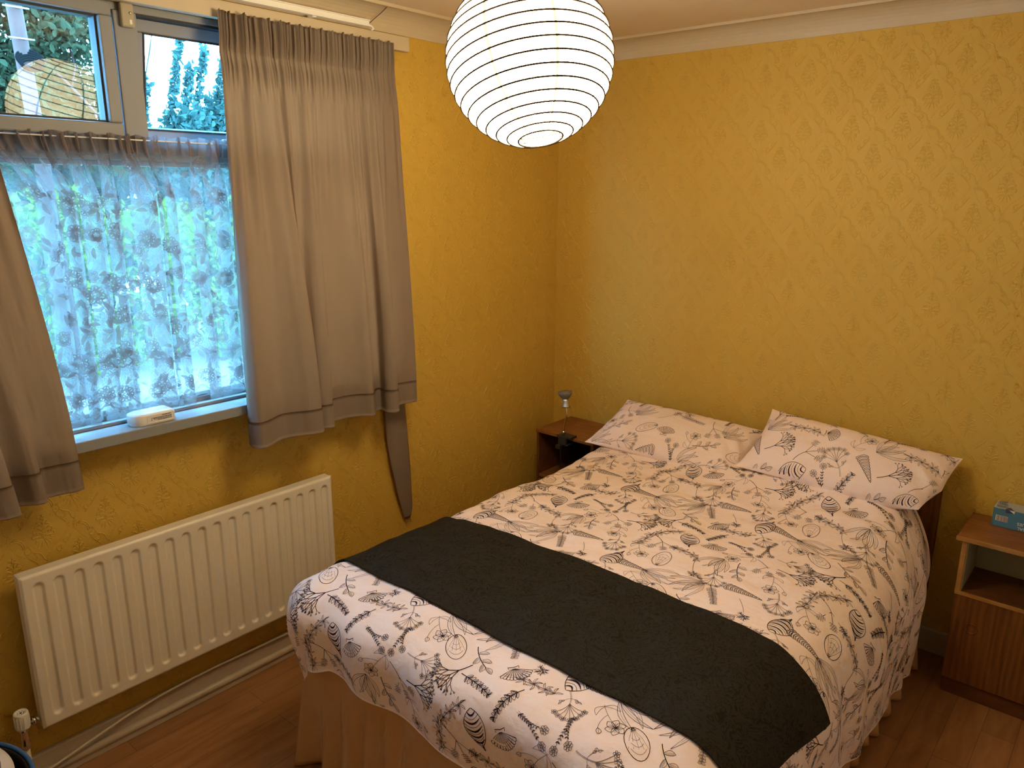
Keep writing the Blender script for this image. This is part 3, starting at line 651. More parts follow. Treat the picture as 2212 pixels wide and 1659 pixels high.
# ------------------------------------------------------------------ radiator
ra = thing('radiator', 'cream white single panel radiator with vertical flutes under the window', 'radiator')
y0, y1, z0, z1, xf = -2.4847, -1.4589, .2148, .6923, .090
def rad_f(U, Vv):
    ph = (U-(-2.441))/.0526; k = np.round(ph); d = np.abs(ph-k)*.0526
    on = (k >= 0) & (k <= 18)
    zc = np.clip(Vv, .262, .648); e = np.hypot(d, Vv-zc)
    g = np.where(on, 1-sstep(.0085, .0165, e), 0)
    edge = np.minimum(np.minimum(U-y0, y1-U), np.minimum(Vv-z0, z1-Vv))
    x = xf-.0075*g-.006*(1-sstep(0, .008, edge))
    return x, U, Vv
S = Surf(rad_f, y0, y1, 560, z0, z1, 150); surf_obj('front_panel', S, 'radiator_enamel', ra, th=.002)
b = MB(); b.box(.046, .0835, y0+.004, y1-.004, z1-.012, z1-.001); b.box(.046, .0835, y0+.004, y1-.004, z0+.001, z0+.010); b.box(.044, .0835, y0+.001, y0+.010, z0+.002, z1-.002); b.box(.044, .0835, y1-.010, y1-.001, z0+.002, z1-.002)
b.box(.044, .050, y0+.01, y1-.01, z0+.01, z1-.012); b.obj('casing', 'radiator_enamel', ra, bevel=.003)
for y in (-2.3, -1.65): MB().box(.002, .046, y-.015, y+.015, .26, .62).obj('wall_bracket', 'dull_metal', ra)
b = MB(); b.tube([(.064, y0+.004, .243), (.064, -2.496, .243)], .010, 12); b.tube([(.064, -2.494, .243), (.064, -2.503, .243)], .0125, 6); b.tube([(.064, -2.503, .243), (.064, -2.527, .243)], .008, 12); b.obj('valve_tail', 'chrome', ra)
b = MB(); b.lathe([(.010, .168), (.012, .175), (.013, .185), (.011, .190), (.011, .222), (.0135, .226), (.0135, .234)], (.064, -2.527, 0), seg=12); b.obj('valve_body', 'chrome', ra)
b = MB(); b.lathe([(.0165, .234), (.019, .240), (.019, .282), (.0175, .287), (.013, .287), (.012, .284), (.004, .284)], (.064, -2.527, 0), seg=28)
for k in range(14):
    a = k*2*PI/14; b.box(.064+.0187*math.cos(a)-.001, .064+.0187*math.cos(a)+.001, -2.527+.0187*math.sin(a)-.001, -2.527+.0187*math.sin(a)+.001, .242, .278)
hdv = b.obj('valve_cap', 'white_plastic', ra)
b = MB(); b.lathe([(.003, .2841), (.003, .2848)], (.064, -2.527, 0), seg=10)
for k in range(7):
    a = k*.8; b.lathe([(.0012, .2841), (.0012, .2848)], (.064+.008*math.cos(a), -2.527+.008*math.sin(a), 0), seg=6)
b.obj('cap_markings', 'black_plastic', hdv)
b = MB(); b.tube([(.064, -2.527, .172), (.064, -2.527, .0)], .0078, 12); b.obj('pipe', 'cable_paint', ra)

# ------------------------------------------------------------------ bed
bed = thing('double_bed', 'double bed with cream mattress and low dark wooden headboard against the yellow wall', 'bed')
b = MB(); b.box(.565, 1.795, -1.880, -.045, .09, .33); b.obj('divan_base', 'mattress_cloth', bed, bevel=.02)
b = MB(); b.box(.560, 1.800, -1.880, -.045, .335, .545); b.obj('mattress', 'mattress_cloth', bed, bevel=.07, seg=6)
b = MB(); b.box(.56, 1.815, -.040, -.018, .25, .700); b.obj('headboard', 'wood_z', bed, bevel=.006)
for x in (.62, 1.74):
    for y in (-1.82, -.12): MB().lathe([(.02, 0), (.025, .01), (.022, .09)], (x, y, 0), seg=14).obj('castor', 'black_plastic', bed)

# pleated valance
def val_f(U, Vv):
    # U runs: left side from head to foot, across the foot, up the right side
    L1, L2 = 1.78, 1.30
    X = np.where(U < L1, .535, np.where(U < L1+L2, .535+(U-L1)*(1.795-.535)/L2, 1.795)); Y = np.where(U < L1, -.12-U, np.where(U < L1+L2, -.12-L1, -.12-L1+(U-L1-L2)))
    nx = np.where(U < L1, -1., np.where(U < L1+L2, 0, 1.)); ny = np.where((U >= L1) & (U < L1+L2), -1., 0)
    c1 = np.exp(-((U-L1)/.03)**2); c2 = np.exp(-((U-L1-L2)/.03)**2)
    nx = nx*(1-c1*.4)-c1*.3+c2*.3; ny = ny-.5*c1-.5*c2
    w_ = .5+.5*Vv
    d = .004+(.25+.75*Vv)*(.026+.018*np.sin(U*58+1.6*np.sin(U*9))+.016*vnoise(U*14, U*0+3))+.004*vnoise(U*40, Vv*3)
    z = .405-.388*Vv+Vv*.012*np.sin(U*27+.5)
    return X+nx*d*w_, Y+ny*d*w_, z
S = Surf(val_f, 0, 1.78*2+1.30, 640, 0, 1, 22)
tag(surf_obj('bed_valance', S, 'valance_cloth', None, th=.0015), 'orange brown pleated cloth valance around the foot of the bed', 'valance')

# printed botanical and shell drawings
def leafshape(L_, w_, n=8, bend=0.1):
    t = np.linspace(0, 1, n); c = np.stack([t*L_, bend*L_*np.sin(t*PI)], 1); h = w_*np.sin(t*PI)**.8
    return np.vstack([c+np.stack([t*0, h], 1), (c-np.stack([t*0, h], 1))[::-1]]), c
LW = .0013
def m_scallop(rg):
    k = Ink(); R = .032; n = 11; D = 0
    for i in range(n+1):
        a = math.radians(-62+124*i/n); k.line([(.002*math.sin(a), .002), (R*.5*math.sin(a), R*.5*math.cos(a)), (R*math.sin(a), R*math.cos(a))], [.0006, .0012, .0022 if i % 2 else .0013], D)
    for i in range(n):
        a0 = math.radians(-62+124*i/n); a1 = math.radians(-62+124*(i+1)/n); am = (a0+a1)/2
        k.line([(R*math.sin(a0), R*math.cos(a0)), (R*1.06*math.sin(am), R*1.06*math.cos(am)), (R*math.sin(a1), R*math.cos(a1))], LW, D)
    k.line([(-.009, .001), (-.010, -.004), (0, -.002), (.010, -.004), (.009, .001)], .0018, D)
    for r in (.8, .62): k.line(arc(0, 0, R*r, math.radians(32), math.radians(148), 9), .0007, 1)
    return k
def m_conch(rg):
    k = Ink(); L_ = .088
    t = np.linspace(0, 1, 16); h = .024*np.sin(np.clip(t*1.15, 0, 1)*PI)**.75*(1-.2*t)+.0006
    top = np.stack([t*L_, h+.004*np.sin(t*PI)], 1); bot = np.stack([t*L_, -h*.95], 1)
    k.line(np.vstack([top, bot[::-1]]), .0016, 0)
    for i, x in enumerate(np.linspace(.08, .72, 9)):
        hh = np.interp(x, t, h); dx = .010*(1-abs(x-.4)); p = np.array([(x*L_-dx*.2, hh*1.0), (x*L_+dx, 0), (x*L_-dx*.2, -hh*.92)])
        k.line(bez(p[0], p[1]*2-(p[0]+p[2])/2, p[2], 7), [.001, .003, .0042, .0046, .0042, .003, .001] if i % 2 == 0 else .0011, 0)
    k.line(bez((.70*L_, .016), (.80*L_, -.004), (.98*L_, .002), 7), .0016, 0); k.line(bez((.72*L_, -.014), (.84*L_, -.008), (.98*L_, .002), 6), .0011, 0)
    return k
def m_auger(rg):
    k = Ink(); L_ = .085; up = []; dn = []
    for i in range(10):
        x0 = L_*(i/10)**1.15; x1 = L_*((i+1)/10)**1.15; h0 = .0006+.013*(i/10); h1 = .0006+.013*((i+1)/10)
        up += [(x0, h0), ((x0+x1)/2, (h0+h1)/2*1.22), (x1, h1)]; dn += [(x0, -h0), ((x0+x1)/2, -(h0+h1)/2*1.18), (x1, -h1)]
        if i: k.line(bez((x0, h0), (x0+h0*.9, 0), (x0-.001, -h0), 6), .0015, 0)
        if i > 1: k.line(bez(((x0+x1)/2, h0*1.05), ((x0+x1)/2+h0*.8, 0), ((x0+x1)/2-.001, -h0*1.05), 6), .0026*(i/10+.3), 1)
    k.line(up+[(L_*1.06, .006), (L_*1.03, -.006)]+dn[::-1], .0016, 0)
    return k
def m_clam(rg):
    k = Ink()
    k.line(arc(0, 0, .034, 0, 2*PI, 20, .019), .0015, 0)
    for s_ in (.82, .62, .42): k.line(arc(-.034*(1-s_), 0, .034*s_, -.9, .9, 7, .019*s_), .0009, 1)
    for i in range(5): k.line([(-.033, 0), (-.01, (i-2)*.005), (.012, (i-2)*.008)], .0006, 1)
    k.line([(-.034, .001), (-.024, .004), (-.028, -.004), (-.034, 0)], .002, 0)
    return k
def m_sprig(rg, n=9, dark=0):
    k = Ink(); L_ = .10; t = np.linspace(0, 1, 10); b_ = rg.uniform(-.2, .2)
    st_ = np.stack([b_*L_*np.sin(t*PI*.7), t*L_], 1); k.line(st_, np.linspace(.0022, .0010, 10), dark)
    for i in range(n):
        f_ = .16+.84*i/n; x = np.interp(f_, t, st_[:, 0]); y = np.interp(f_, t, st_[:, 1])
        for s_ in (-1, 1):
            o, c = leafshape(.015*(1.15-.5*f_), .0042*(1.1-.4*f_), 6, .12*s_); a = PI/2-s_*rg.uniform(.7, 1.05)
            q = Ink(); q.line(np.vstack([o, o[:1]]), .0010, dark); q.line(c[:4], .0008, dark)
            if dark == 0 and (i+s_) % 2: q.line(c+np.array([0, .001]), [.0004, .0016, .0026, .0026, .0012, .0004], dark)
            k.put(q, (x, y), a)
    return k
def m_sprig_l(rg): return m_sprig(rg, 12, 1)
def m_spike(rg):
    k = Ink(); L_ = .105
    for q_, b_ in ((0, .10), (.9, -.25)):
        t = np.linspace(0, 1, 8); st_ = np.stack([b_*L_*t*t+q_*.006, t*L_*(1-.25*q_)], 1); k.line(st_, .0009, 1)
        for i in range(9):
            f_ = .1+.75*i/9; x = np.interp(f_, t, st_[:, 0]); y = np.interp(f_, t, st_[:, 1])
            for a in (-1.2, -.5, .5, 1.2): k.line(bez((x, y), (x+.004*math.sin(a), y+.001), (x+.006*math.sin(a), y+.006), 4), [.0006, .0018, .0016, .0005], 1 if i % 2 else 0)
        x, y = st_[-1]
        for i in range(7):
            a = i*.9; k.line(arc(x+.007*math.cos(a), y+.007*math.sin(a), .0042, 0, 2*PI, 9, .0052), .0009, 0)
    return k
def m_coral(rg, dark=0):
    k = Ink()
    def br(x, y, a, l, d):
        x1 = x+l*math.sin(a); y1 = y+l*math.cos(a); mx_ = (x+x1)/2+rg.uniform(-.1, .1)*l; my = (y+y1)/2
        k.line(bez((x, y), (mx_, my), (x1, y1), 5), .0009+.0004*d, dark)
        if d == 0:
            k.line(arc(x1, y1, .0016, 0, 2*PI, 7), .0010, dark); return
        for s_ in ((-1, 1) if d < 3 else (-1, 0, 1)): br(x1, y1, a+s_*rg.uniform(.35, .6), l*rg.uniform(.68, .82), d-1)
    br(0, 0, 0, .028, 4 if dark == 0 else 3); return k
def m_umbel(rg):
    k = Ink()
    for w_ in (-.0011, .0011): k.line(bez((w_, -.05), (w_+.006, -.02), (w_, .0), 7), .0008, 1)
    for i in range(7):
        a = -.9+1.8*i/6; l = .045+.008*math.cos(a*2)+rg.uniform(-.004, .004); x1, y1 = l*math.sin(a), l*math.cos(a)*1.05
        k.line(bez((0, 0), (x1*.3, y1*.6), (x1, y1), 6), .0011, 1)
        for j in range(5):
            b_ = j*1.26+i; k.line(arc(x1+.0052*math.cos(b_), y1+.0052*math.sin(b_), .0027, 0, 2*PI, 8), .0009, 1 if i % 2 else 0)
        k.line(arc(x1, y1, .0014, 0, 2*PI, 6), .001, 0)
    for s_ in (-1, 1):
        k.line(bez((0, -.02), (s_*.018, -.014), (s_*.028, .004), 6), .0009, 1)
        for j in range(4):
            o, c = leafshape(.009, .0028, 5); q = Ink(); q.line(np.vstack([o, o[:1]]), .0008, 1); k.put(q, (s_*(.012+.005*j), -.014+.005*j), s_*.7+j+(0 if s_ > 0 else PI))
    return k
def m_thistle(rg):
    k = Ink()
    for i in range(46):
        a = rg.uniform(0, 6.28); r0 = rg.uniform(0, .011); r1 = r0+rg.uniform(.004, .008)
        k.line([(r0*math.cos(a), r0*math.sin(a)+.03), ((r0+r1)/2*math.cos(a+.12), (r0+r1)/2*math.sin(a+.12)+.03), (r1*math.cos(a+.05), r1*math.sin(a+.05)+.03)], [.0018, .0013, .0005], 0 if i % 3 else 1)
    k.line(bez((0, .016), (-.004, -.01), (-.014, -.03), 7), .0013, 1); return k
def m_flower(rg):
    k = Ink()
    for i in range(6):
        a = i*PI/3; o, c = leafshape(.017, .0062, 7); q = Ink(); q.line(np.vstack([o, o[:1]]), .0010, 0); q.line(c[:5], .0006, 1); k.put(q, (0, 0), a)
    for i in range(7): k.line([(0, 0), (.005*math.cos(i*.9), .005*math.sin(i*.9))], .0011, 0)
    k.line(bez((0, -.004), (.006, -.03), (.002, -.055), 7), .0011, 1); k.line(bez((.004, -.03), (.02, -.02), (.028, -.002), 6), .0010, 1)
    o, c = leafshape(.013, .004, 6); q = Ink(); q.line(np.vstack([o, o[:1]]), .0010, 0); q.line(c, .0007, 1); k.put(q, (.027, -.003), 1.3)
    for s_ in (-1, 1):
        o, c = leafshape(.028, .004, 8, .2*s_); q = Ink(); q.line(np.vstack([o, o[:1]]), .0009, 1); k.put(q, (.002, -.052), PI/2+s_*.8)
    return k
def m_grass(rg):
    k = Ink()
    for i in range(6):
        a = -.55+i*.22+rg.uniform(-.06, .06); l = .085*rg.uniform(.7, 1.05); o, c = leafshape(l, .0045, 9, .12*(-1 if i % 2 else 1)); q = Ink(); q.line(np.vstack([o, o[:1]]), .0010, 1 if i % 2 else 0); q.line(c[1:7], .0006, 1); k.put(q, (0, -.03), PI/2-a)
    return k
def m_star(rg):
    k = Ink(); 
    for w_ in (-.0009, .0009): k.line(bez((-.03+w_, -.045), (0, -.01), (.03+w_, .045), 9), .0009, 1)
    for j, (x, y) in enumerate(((-.019, -.025), (0, 0), (.019, .026), (.03, .045))):
        for i in range(6 if j < 3 else 4):
            a = i*1.05+j*.5; o, c = leafshape(.021, .0022, 6, .15); q = Ink(); q.line(np.vstack([o, o[:1]]), .0010, 1 if (i+j) % 2 else 0); k.put(q, (x, y), a)
    return k
def m_cone(rg):
    k = Ink()
    for s_ in (-1, 0, 1):
        b_ = Ink()
        for r_ in range(5):
            for c_ in range(3): b_.line(arc((c_-1)*.005+(r_ % 2)*.0025, .035+r_*.0042, .0031, PI*1.05, PI*1.95, 5), .0011, 0)
        b_.line([(0, .032), (0, 0)], .0013, 0); k.put(b_, (0, 0), s_*.75, .95)
    k.line(bez((0, 0), (-.005, -.02), (-.018, -.035), 6), .0016, 0); return k
def m_seed(rg):
    k = Ink(); k.line(bez((0, 0), (.02, .02), (.03, .055), 8), .0020, 0)
    for i, (x, y, a) in enumerate(((.012, .014, 2.2), (.018, .024, .3), (.023, .034, 2.0), (.027, .044, .6), (.03, .055, 1.3))):
        o, c = leafshape(.021, .0048, 7); q = Ink(); q.line(np.vstack([o, o[:1]]), .0009, 0)
        for j in range(7): q.line([(.003+j*.0022, -.0030), (.0045+j*.0022, 0), (.003+j*.0022, .0030)], .0008, 1)
        k.put(q, (x, y), a)
    return k
MOTIFS = [m_scallop, m_conch, m_auger, m_clam, m_sprig, m_sprig_l, m_spike, m_coral, m_umbel, m_thistle, m_flower, m_grass, m_star, m_cone, m_seed, m_umbel, m_flower, m_sprig, m_star, m_spike, m_grass, m_coral]
def print_tile(seed, W_, n):
    """one printed repeat: motifs on a shaken grid, each turned its own way"""
    rg = random.Random(seed); cell = W_/n; T = []; order = []
    while len(order) < n*n: order += rg.sample(MOTIFS, len(MOTIFS))
    i = 0
    for b_ in range(n):
        for a_ in range(n):
            k = order[i](rg); P = np.vstack([p for p, _, _ in k.L]); c = (P.max(0)+P.min(0))/2; i += 1
            q = Ink()
            for p, w_, m_ in k.L: q.L.append((p-c, w_, m_))
            size = (P.max(0)-P.min(0)).max(); sc_ = min(1.4, cell*1.25/size)
            T.append((q, ((a_+.5+rg.uniform(-.16, .16)+(b_ % 2)*.5)*cell, (b_+.5+rg.uniform(-.16, .16))*cell), rg.gauss(-.5, .9), sc_, rg.random() < .5))
    return T
def print_over(u0, u1, v0, v1, seed=2, W_=.53, n=6, rot=0.0, ws=1.15):
    T = print_tile(seed, W_, n); k = Ink()
    for j in range(int(math.floor(v0/W_))-1, int(math.ceil(v1/W_))+1):
        for i in range(int(math.floor(u0/W_))-1, int(math.ceil(u1/W_))+1):
            for q, (x, y), a, s_, f_ in T:
                X = i*W_+x+(j % 2)*W_*.5; Y = j*W_+y
                if u0-.09 < X < u1+.09 and v0-.09 < Y < v1+.09: k.put(q, (X, Y), a+rot, s_, f_, ws)
    return k

# duvet surface
XL, XR, YH, YF, ZT = .575, 1.655, -.10, -1.865, .612
RLs, RRs, RFs = .110, .205, .085; LL, LR, LF = .42, .55, .29
DW, DV = XR-XL, YH-YF
def duvet_f(U, Vv, lift=0.0):
    side = np.where(U < 0, -1., 1.); a = np.where(U < 0, -U, np.maximum(0, U-DW)); b_ = np.maximum(0, Vv-DV)
    vy = YH-Vv
    kR = np.interp(Vv, [0, .7, 1.1, 1.5, 2.1], [1.22, 1.16, 1.02, .84, .76]); kk = np.where(U > DW/2, kR, 1.0); a = a*kk
    # foot hem is uneven: longer towards the left corner
    kf = np.interp(U, [-.3, 0, .12, .3, .6, 1.1], [1.2, 1.1, .90, .90, .93, 1.0]); b_ = b_*kf
    L_ = np.hypot(a, b_); th = np.arctan2(b_, a+1e-9); c2 = np.cos(th)**2
    rs_ = np.where(U < DW/2, .078+(RLs-.078)*sstep(.4, 1.1, Vv), RRs); r = rs_*c2+RFs*(1-c2)
    ph = np.minimum(L_/r, PI/2); e = np.maximum(0, L_-r*PI/2)
    h = r*np.sin(ph)-np.where(U > DW, .03, .10)*e-np.where(U > DW, .06, .25)*e*e; d = r*(1-np.cos(ph))+e
    wv = np.sin(np.where(b_ > a, U*21+2.2*np.sin(U*4), Vv*17+2.0*np.sin(Vv*3.1)))
    h = h+sstep(.0, .22, L_)*(np.where(b_ > a, .013, .004)*wv+np.where(b_ > a, .022, .010)*vnoise(U*5+9, Vv*5))
    # a puckered fold at the near left corner
    h = h+.020*np.exp(-((U-.02)/.05)**2-((b_-.12)/.07)**2)
    x = np.clip(U, 0, DW)+XL+side*h*np.cos(th)*(a > 0); y = np.maximum(vy, YF)-h*np.sin(th)*(b_ > 0)
    top = (1-sstep(0, .25, L_))
    puff = .016*(1-((np.clip(U, 0, DW)-DW/2)/(DW/2))**4)*(1-(np.clip(Vv-.05, 0, DV)/DV)**6)
    z = ZT-d+puff*top-.006
    z = z+top*(.020*vnoise(U*3.1+.3, Vv*3.3)+.012*vnoise(U*8+4, Vv*9)+.0065*vnoise(U*19, Vv*24))
    # creases running down from the pillows and across
    z = z+top*.006*sstep(.9, .15, Vv)*np.sin(Vv*46+3*vnoise(U*4, Vv*2+7)*4)*(.4+vnoise(U*5, Vv*3+11))
    z = z+top*(.036+.040*sstep(.3, 1.0, U))*np.exp(-((Vv-.14)/.17)**2)
    n1 = .0045*vnoise(U*19+5, Vv*13+8)*sstep(.08, .3, L_)
    x = x+side*n1*np.cos(th); y = y-n1*np.sin(th)
    # diagonal drapery on the right overhang
    fold = .008*np.sin((Vv*1.0+a*.55)*24+1.5*np.sin(Vv*7))*sstep(.12, .4, a)*(U > DW/2)
    x = x+fold-.004
    # the hanging side slants away from the headboard
    y = y-.21*sstep(.02, .42, a)*np.exp(-(Vv/.38)**1.5)*(U > DW/2)
    return x, y, np.maximum(z+lift, .035)
SD = Surf(duvet_f, -LL, DW+LR, 230, 0, DV+LF, 220, True)
ink = print_over(-LL, DW+LR, 0, DV+LF)
tag(surf_obj('duvet', SD, ['duvet_cotton', 'ink', 'ink_grey'], None, th=.016, ink=ink, dom=(-LL+.004, DW+LR-.004, .004, DV+LF-.004), lift=.0006, sign=1),
    'white duvet printed with dark line drawings of shells and seaside plants on the bed', 'duvet')
SGN = -1 if SD.Nn[110, 115, 2] < 0 else 1

# runner across the foot
def runner_f(U, Vv):
    v = Vv+.016*np.sin(U*2.2+.4)*0+.006*vnoise(U*4, U*0+2)
    P = SD.at(U.ravel(), v.ravel(), SGN*.0085).reshape(U.shape+(3,))
    return P[..., 0], P[..., 1], P[..., 2]
SRn = Surf(runner_f, -.13, DW+.275, 220, 1.205, 1.650, 70, True)
tag(surf_obj('bed_runner', SRn, 'runner_cloth', None, th=.004), 'black jacquard woven bed runner laid across the foot of the duvet', 'bed runner')

# pillows
def pillow(label, cx, cy, cz, a, b_, T_, lean, roll, seed, droop=0.0, tuck=0.0):
    R = Matrix.Rotation(roll, 3, Vector((0, 1, 0)))
    X = R @ Vector((1, 0, 0)); Y = R @ Vector((0, math.cos(lean), math.sin(lean))); Z = X.cross(Y)
    R_ = np.array([X, Y, Z]); O = np.array([cx, cy, cz])
    def side(sg):
        def f(U, Vv):
            s_, q = U/a, Vv/b_
            x = U*(1-.055*(1-np.abs(q)**2)*np.abs(s_)**3); y = Vv*(1-.10*(1-np.abs(s_)**2.2)*np.abs(q)**3)
            t = T_*((1-np.abs(s_)**2.6)*(1-np.abs(q)**2.2))**.62
            t = t+.006*vnoise(U*14+seed, Vv*14)*(t/T_)+.010*vnoise(U*6+seed, Vv*5+3)*(t/T_)
            cr = .004*np.sin((U*.8+Vv)*60+4*vnoise(U*8, Vv*8))*np.exp(-((np.abs(s_)-.85)/.18)**2)*(1-np.abs(q))
            y = y-droop*(np.abs(s_)**3)*.5*(s_ > 0)+tuck*np.maximum(0, s_)**2*np.maximum(0, -q)   # lower right corner pushed under
            x = x-tuck*np.maximum(0, s_)**2*np.maximum(0, -q)
            P = np.stack([x, y, sg*(t+cr)+.0], -1) @ R_+O
            return P[..., 0], P[..., 1], P[..., 2]
        return Surf(f, -a, a, 90, -b_, b_, 60)
    o = thing('pillow', label, 'pillow', 'printed pillows at the headboard')
    F_, B_ = side(1), side(-1)
    ik = print_over(-a, a, -b_, b_, seed=seed, W_=.42, n=4, ws=1.1)
    surf_obj('pillowcase_front', F_, ['duvet_cotton', 'ink', 'ink_grey'], o, ink=ik, dom=(-a+.004, a-.004, -b_+.004, b_-.004), lift=.0006, sign=1)
    surf_obj('pillowcase_back', B_, ['duvet_cotton', 'ink', 'ink_grey'], o, ink=ik, dom=(-a+.004, a-.004, -b_+.004, b_-.004), lift=.0006, sign=-1)
    return o
pillow('left pillow, shell print case, lying flatter beside the clip lamp table', .815, -.215, .692, .345, .182, .070, math.radians(20), math.radians(1), 21)
pillow('right pillow, shell print case, propped higher against the wall', 1.510, -.197, .741, .350, .170, .078, math.radians(30), math.radians(4), 34, .0, .06)

# ------------------------------------------------------------------ bedside tables
lt = thing('bedside_table', 'small brown wooden bedside table in the room corner with an open dark cubby', 'bedside table')
def T(name, m_, *boxes, parent=lt, bevel=.0015):
    b = MB()
    for bx in boxes: b.box(*bx)
    return b.obj(name, m_, parent, bevel=bevel)
T('top', 'wood_x', (.140, .470, -.320, -.040, .597, .612))
T('side_panel', 'wood_dark', (.142, .156, -.316, -.042, .02, .597)); T('side_panel', 'wood_dark', (.454, .468, -.316, -.042, .02, .597))
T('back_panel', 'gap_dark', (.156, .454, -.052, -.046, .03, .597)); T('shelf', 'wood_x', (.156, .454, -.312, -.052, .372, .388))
T('drawer', 'wood_z', (.158, .452, -.318, -.300, .22, .366)); T('door', 'wood_z', (.158, .452, -.318, -.300, .045, .214)); T('plinth', 'wood_dark', (.150, .460, -.306, -.05, 0, .040))
for z, nm in ((.293, 0), (.14, 1)):
    b = MB(); b.lathe([(.006, 0), (.006, .010), (.012, .016), (.012, .022), (.004, .025)], (.305, -.318, z), (0, -1, 0), 16); b.obj('knob', 'wood_dark', lt)

rt = thing('bedside_table', 'brown wooden bedside table at the right edge with open shelf and round finger pull', 'bedside table')
T('top', 'wood_x', (1.916, 2.336, -.258, -.004, .583, .598), parent=rt)
T('top_edging', 'wood_edge', (1.914, 2.338, -.264, -.258, .583, .598), parent=rt, bevel=.001)
T('side_panel', 'wood_edge', (1.932, 1.948, -.250, -.006, .395, .583), parent=rt); T('side_panel', 'wood_edge', (2.304, 2.320, -.250, -.006, .395, .583), parent=rt)
T('back_panel', 'cabinet_lining', (1.948, 2.304, -.014, -.008, .396, .583), parent=rt); T('side_lining', 'cabinet_lining', (1.948, 1.951, -.246, -.014, .397, .583), parent=rt, bevel=0)
T('shelf', 'wood_dark', (1.948, 2.304, -.246, -.008, .385, .396), parent=rt); T('shelf_edging', 'wood_edge', (1.932, 2.320, -.252, -.246, .384, .397), parent=rt, bevel=.001)
T('cabinet_body', 'wood_z', (1.934, 2.318, -.232, -.006, .06, .384), parent=rt); T('plinth', 'wood_dark', (1.936, 2.316, -.240, -.01, 0, .058), parent=rt)
dr = T('door', 'wood_z', (1.934, 2.318, -.250, -.233, .062, .383), parent=rt)
b = MB(); b.lathe([(.0195, 0), (.0205, .0015), (.0185, .002), (.0165, .0005), (.010, .0002)], (1.998, -.2502, .272), (0, -1, 0), 28); b.obj('finger_pull', 'wood_z', dr)

# tissue box, standing upside down
tx = thing('tissue_box', 'blue cardboard tissue box with upside down white lettering on the right bedside table', 'tissue box')
bx0, bx1, by0, by1, bz0, bz1 = 1.985, 2.200, -.088, -.010, .5985, .665
b = MB(); b.box(bx0, bx1, by0, by1, bz0, bz1); b.obj('carton', 'blue_box', tx, bevel=.002)
b = MB(); b.box(bx0+.001, bx1-.001, by0+.002, by1-.002, bz1-.0002, bz1+.0006); tp = b.obj('top_panel', 'box_pale', tx)
k = Ink()
for r_ in (.030, .023, .016, .009): k.line(arc(bx0+.032, by0+.058, r_, PI*.5, PI*1.55, 12, r_*.62), .0022, 0)
for i in range(6): k.line([(bx0+.006, by0+.010+i*.0042), (bx0+.022, by0+.008+i*.0042), (bx0+.040, by0+.011+i*.0040)], .0013, 0)
UV, Hh, Q, MI = k.strips((bx0+.001, bx1, by0, by1)); mesh_np('swirl_print', np.column_stack([UV, np.full(len(UV), bz1+.0012)]), [Q], 'box_navy', tp)
b = MB(); b.add([(bx0+.034, by0-.0006, bz1), (bx0+.060, by0-.0006, bz1), (bx0+.060, by0-.0006, bz1-.009), (bx0+.038, by0-.0006, bz1-.012)], [(0, 1, 2, 3)]); b.add([(bx0+.034, by0, bz1+.001), (bx0+.060, by0, bz1+.001), (bx0+.046, by0+.026, bz1+.001), (bx0+.040, by0+.02, bz1+.001)], [(0, 1, 2, 3)]); b.obj('navy_panel', 'box_navy', tp)
b = MB(); b.add([(bx0+.046, by0-.001, bz1), (bx0+.062, by0-.001, bz1), (bx0+.062, by0-.001, bz1-.010)], [(0, 1, 2)]); b.obj('cream_flash', 'print_white', tp)
b = MB(); b.box(bx0+.010, bx0+.046, by0-.0006, by0, bz0+.021, bz0+.041); bc = b.obj('barcode', 'print_white', tx)
b = MB(); x = bx0+.0125; rr = random.Random(7)
while x < bx0+.044: w_ = rr.choice((.0006, .0009, .0016)); b.box(x, x+w_, by0-.001, by0-.0005, bz0+.022, bz0+.040); x += w_+rr.choice((.0005, .0008, .0012))
b.obj('bars', 'barcode_brown', bc)
def word(txt, xr, z, size):
    """line of lettering turned upside down; xr is where its last letter ends, seen at the left"""
    c = bpy.data.curves.new('lettering', 'FONT'); c.body = txt; c.size = size; c.extrude = .0003; c.align_x = 'RIGHT'
    c.materials.append(MT['print_white']); t_ = bpy.data.objects.new('tmp', c); COL.objects.link(t_)
    me = bpy.data.meshes.new_from_object(t_.evaluated_get(bpy.context.evaluated_depsgraph_get())); bpy.data.objects.remove(t_); bpy.data.curves.remove(c)
    o = bpy.data.objects.new('lettering', me); COL.objects.link(o); o.parent = tx
    if not me.materials: me.materials.append(MT['print_white'])
    o.matrix_local = Matrix.Translation((xr, by0-.0008, z)) @ Matrix.Rotation(PI, 4, 'Y') @ Matrix.Rotation(PI/2, 4, 'X')
word('TISSUES', bx0+.074, bz0+.030, .0150); word('FACIAL', bx0+.076, bz0+.014, .0150)

# clip lamp
cl = thing('clip_lamp', 'small clip-on reading lamp with a bent metal neck on the corner table edge', 'lamp')
b = MB(); b.box(.288, .366, -.352, -.300, .6125, .622); b.box(.296, .350, -.352, -.304, .578, .586); b.box(.300, .344, -.356, -.344, .580, .622); b.box(.296, .322, -.372, -.352, .562, .580); b.obj('clamp', 'black_plastic', cl, bevel=.002)
b = MB(); b.tube([(.310, -.330, .620), (.312, -.330, .632), (.313, -.331, .640)], .006, 12); ck = [(.313, -.331, .638), (.318, -.332, .668), (.325, -.334, .70), (.331, -.336, .722), (.330, -.337, .742), (.328, -.338, .760)]
b.tube(catmull(ck, 24), .0040, 10); b.obj('neck', 'chrome', cl)
b = MB(); b.lathe([(.010, .0), (.019, .001), (.019, .006), (.0165, .010), (.0150, .030), (.0150, .042)], (.328, -.338, .758), (-.10, 0, 1), 24); b.obj('socket', 'dull_metal', cl)
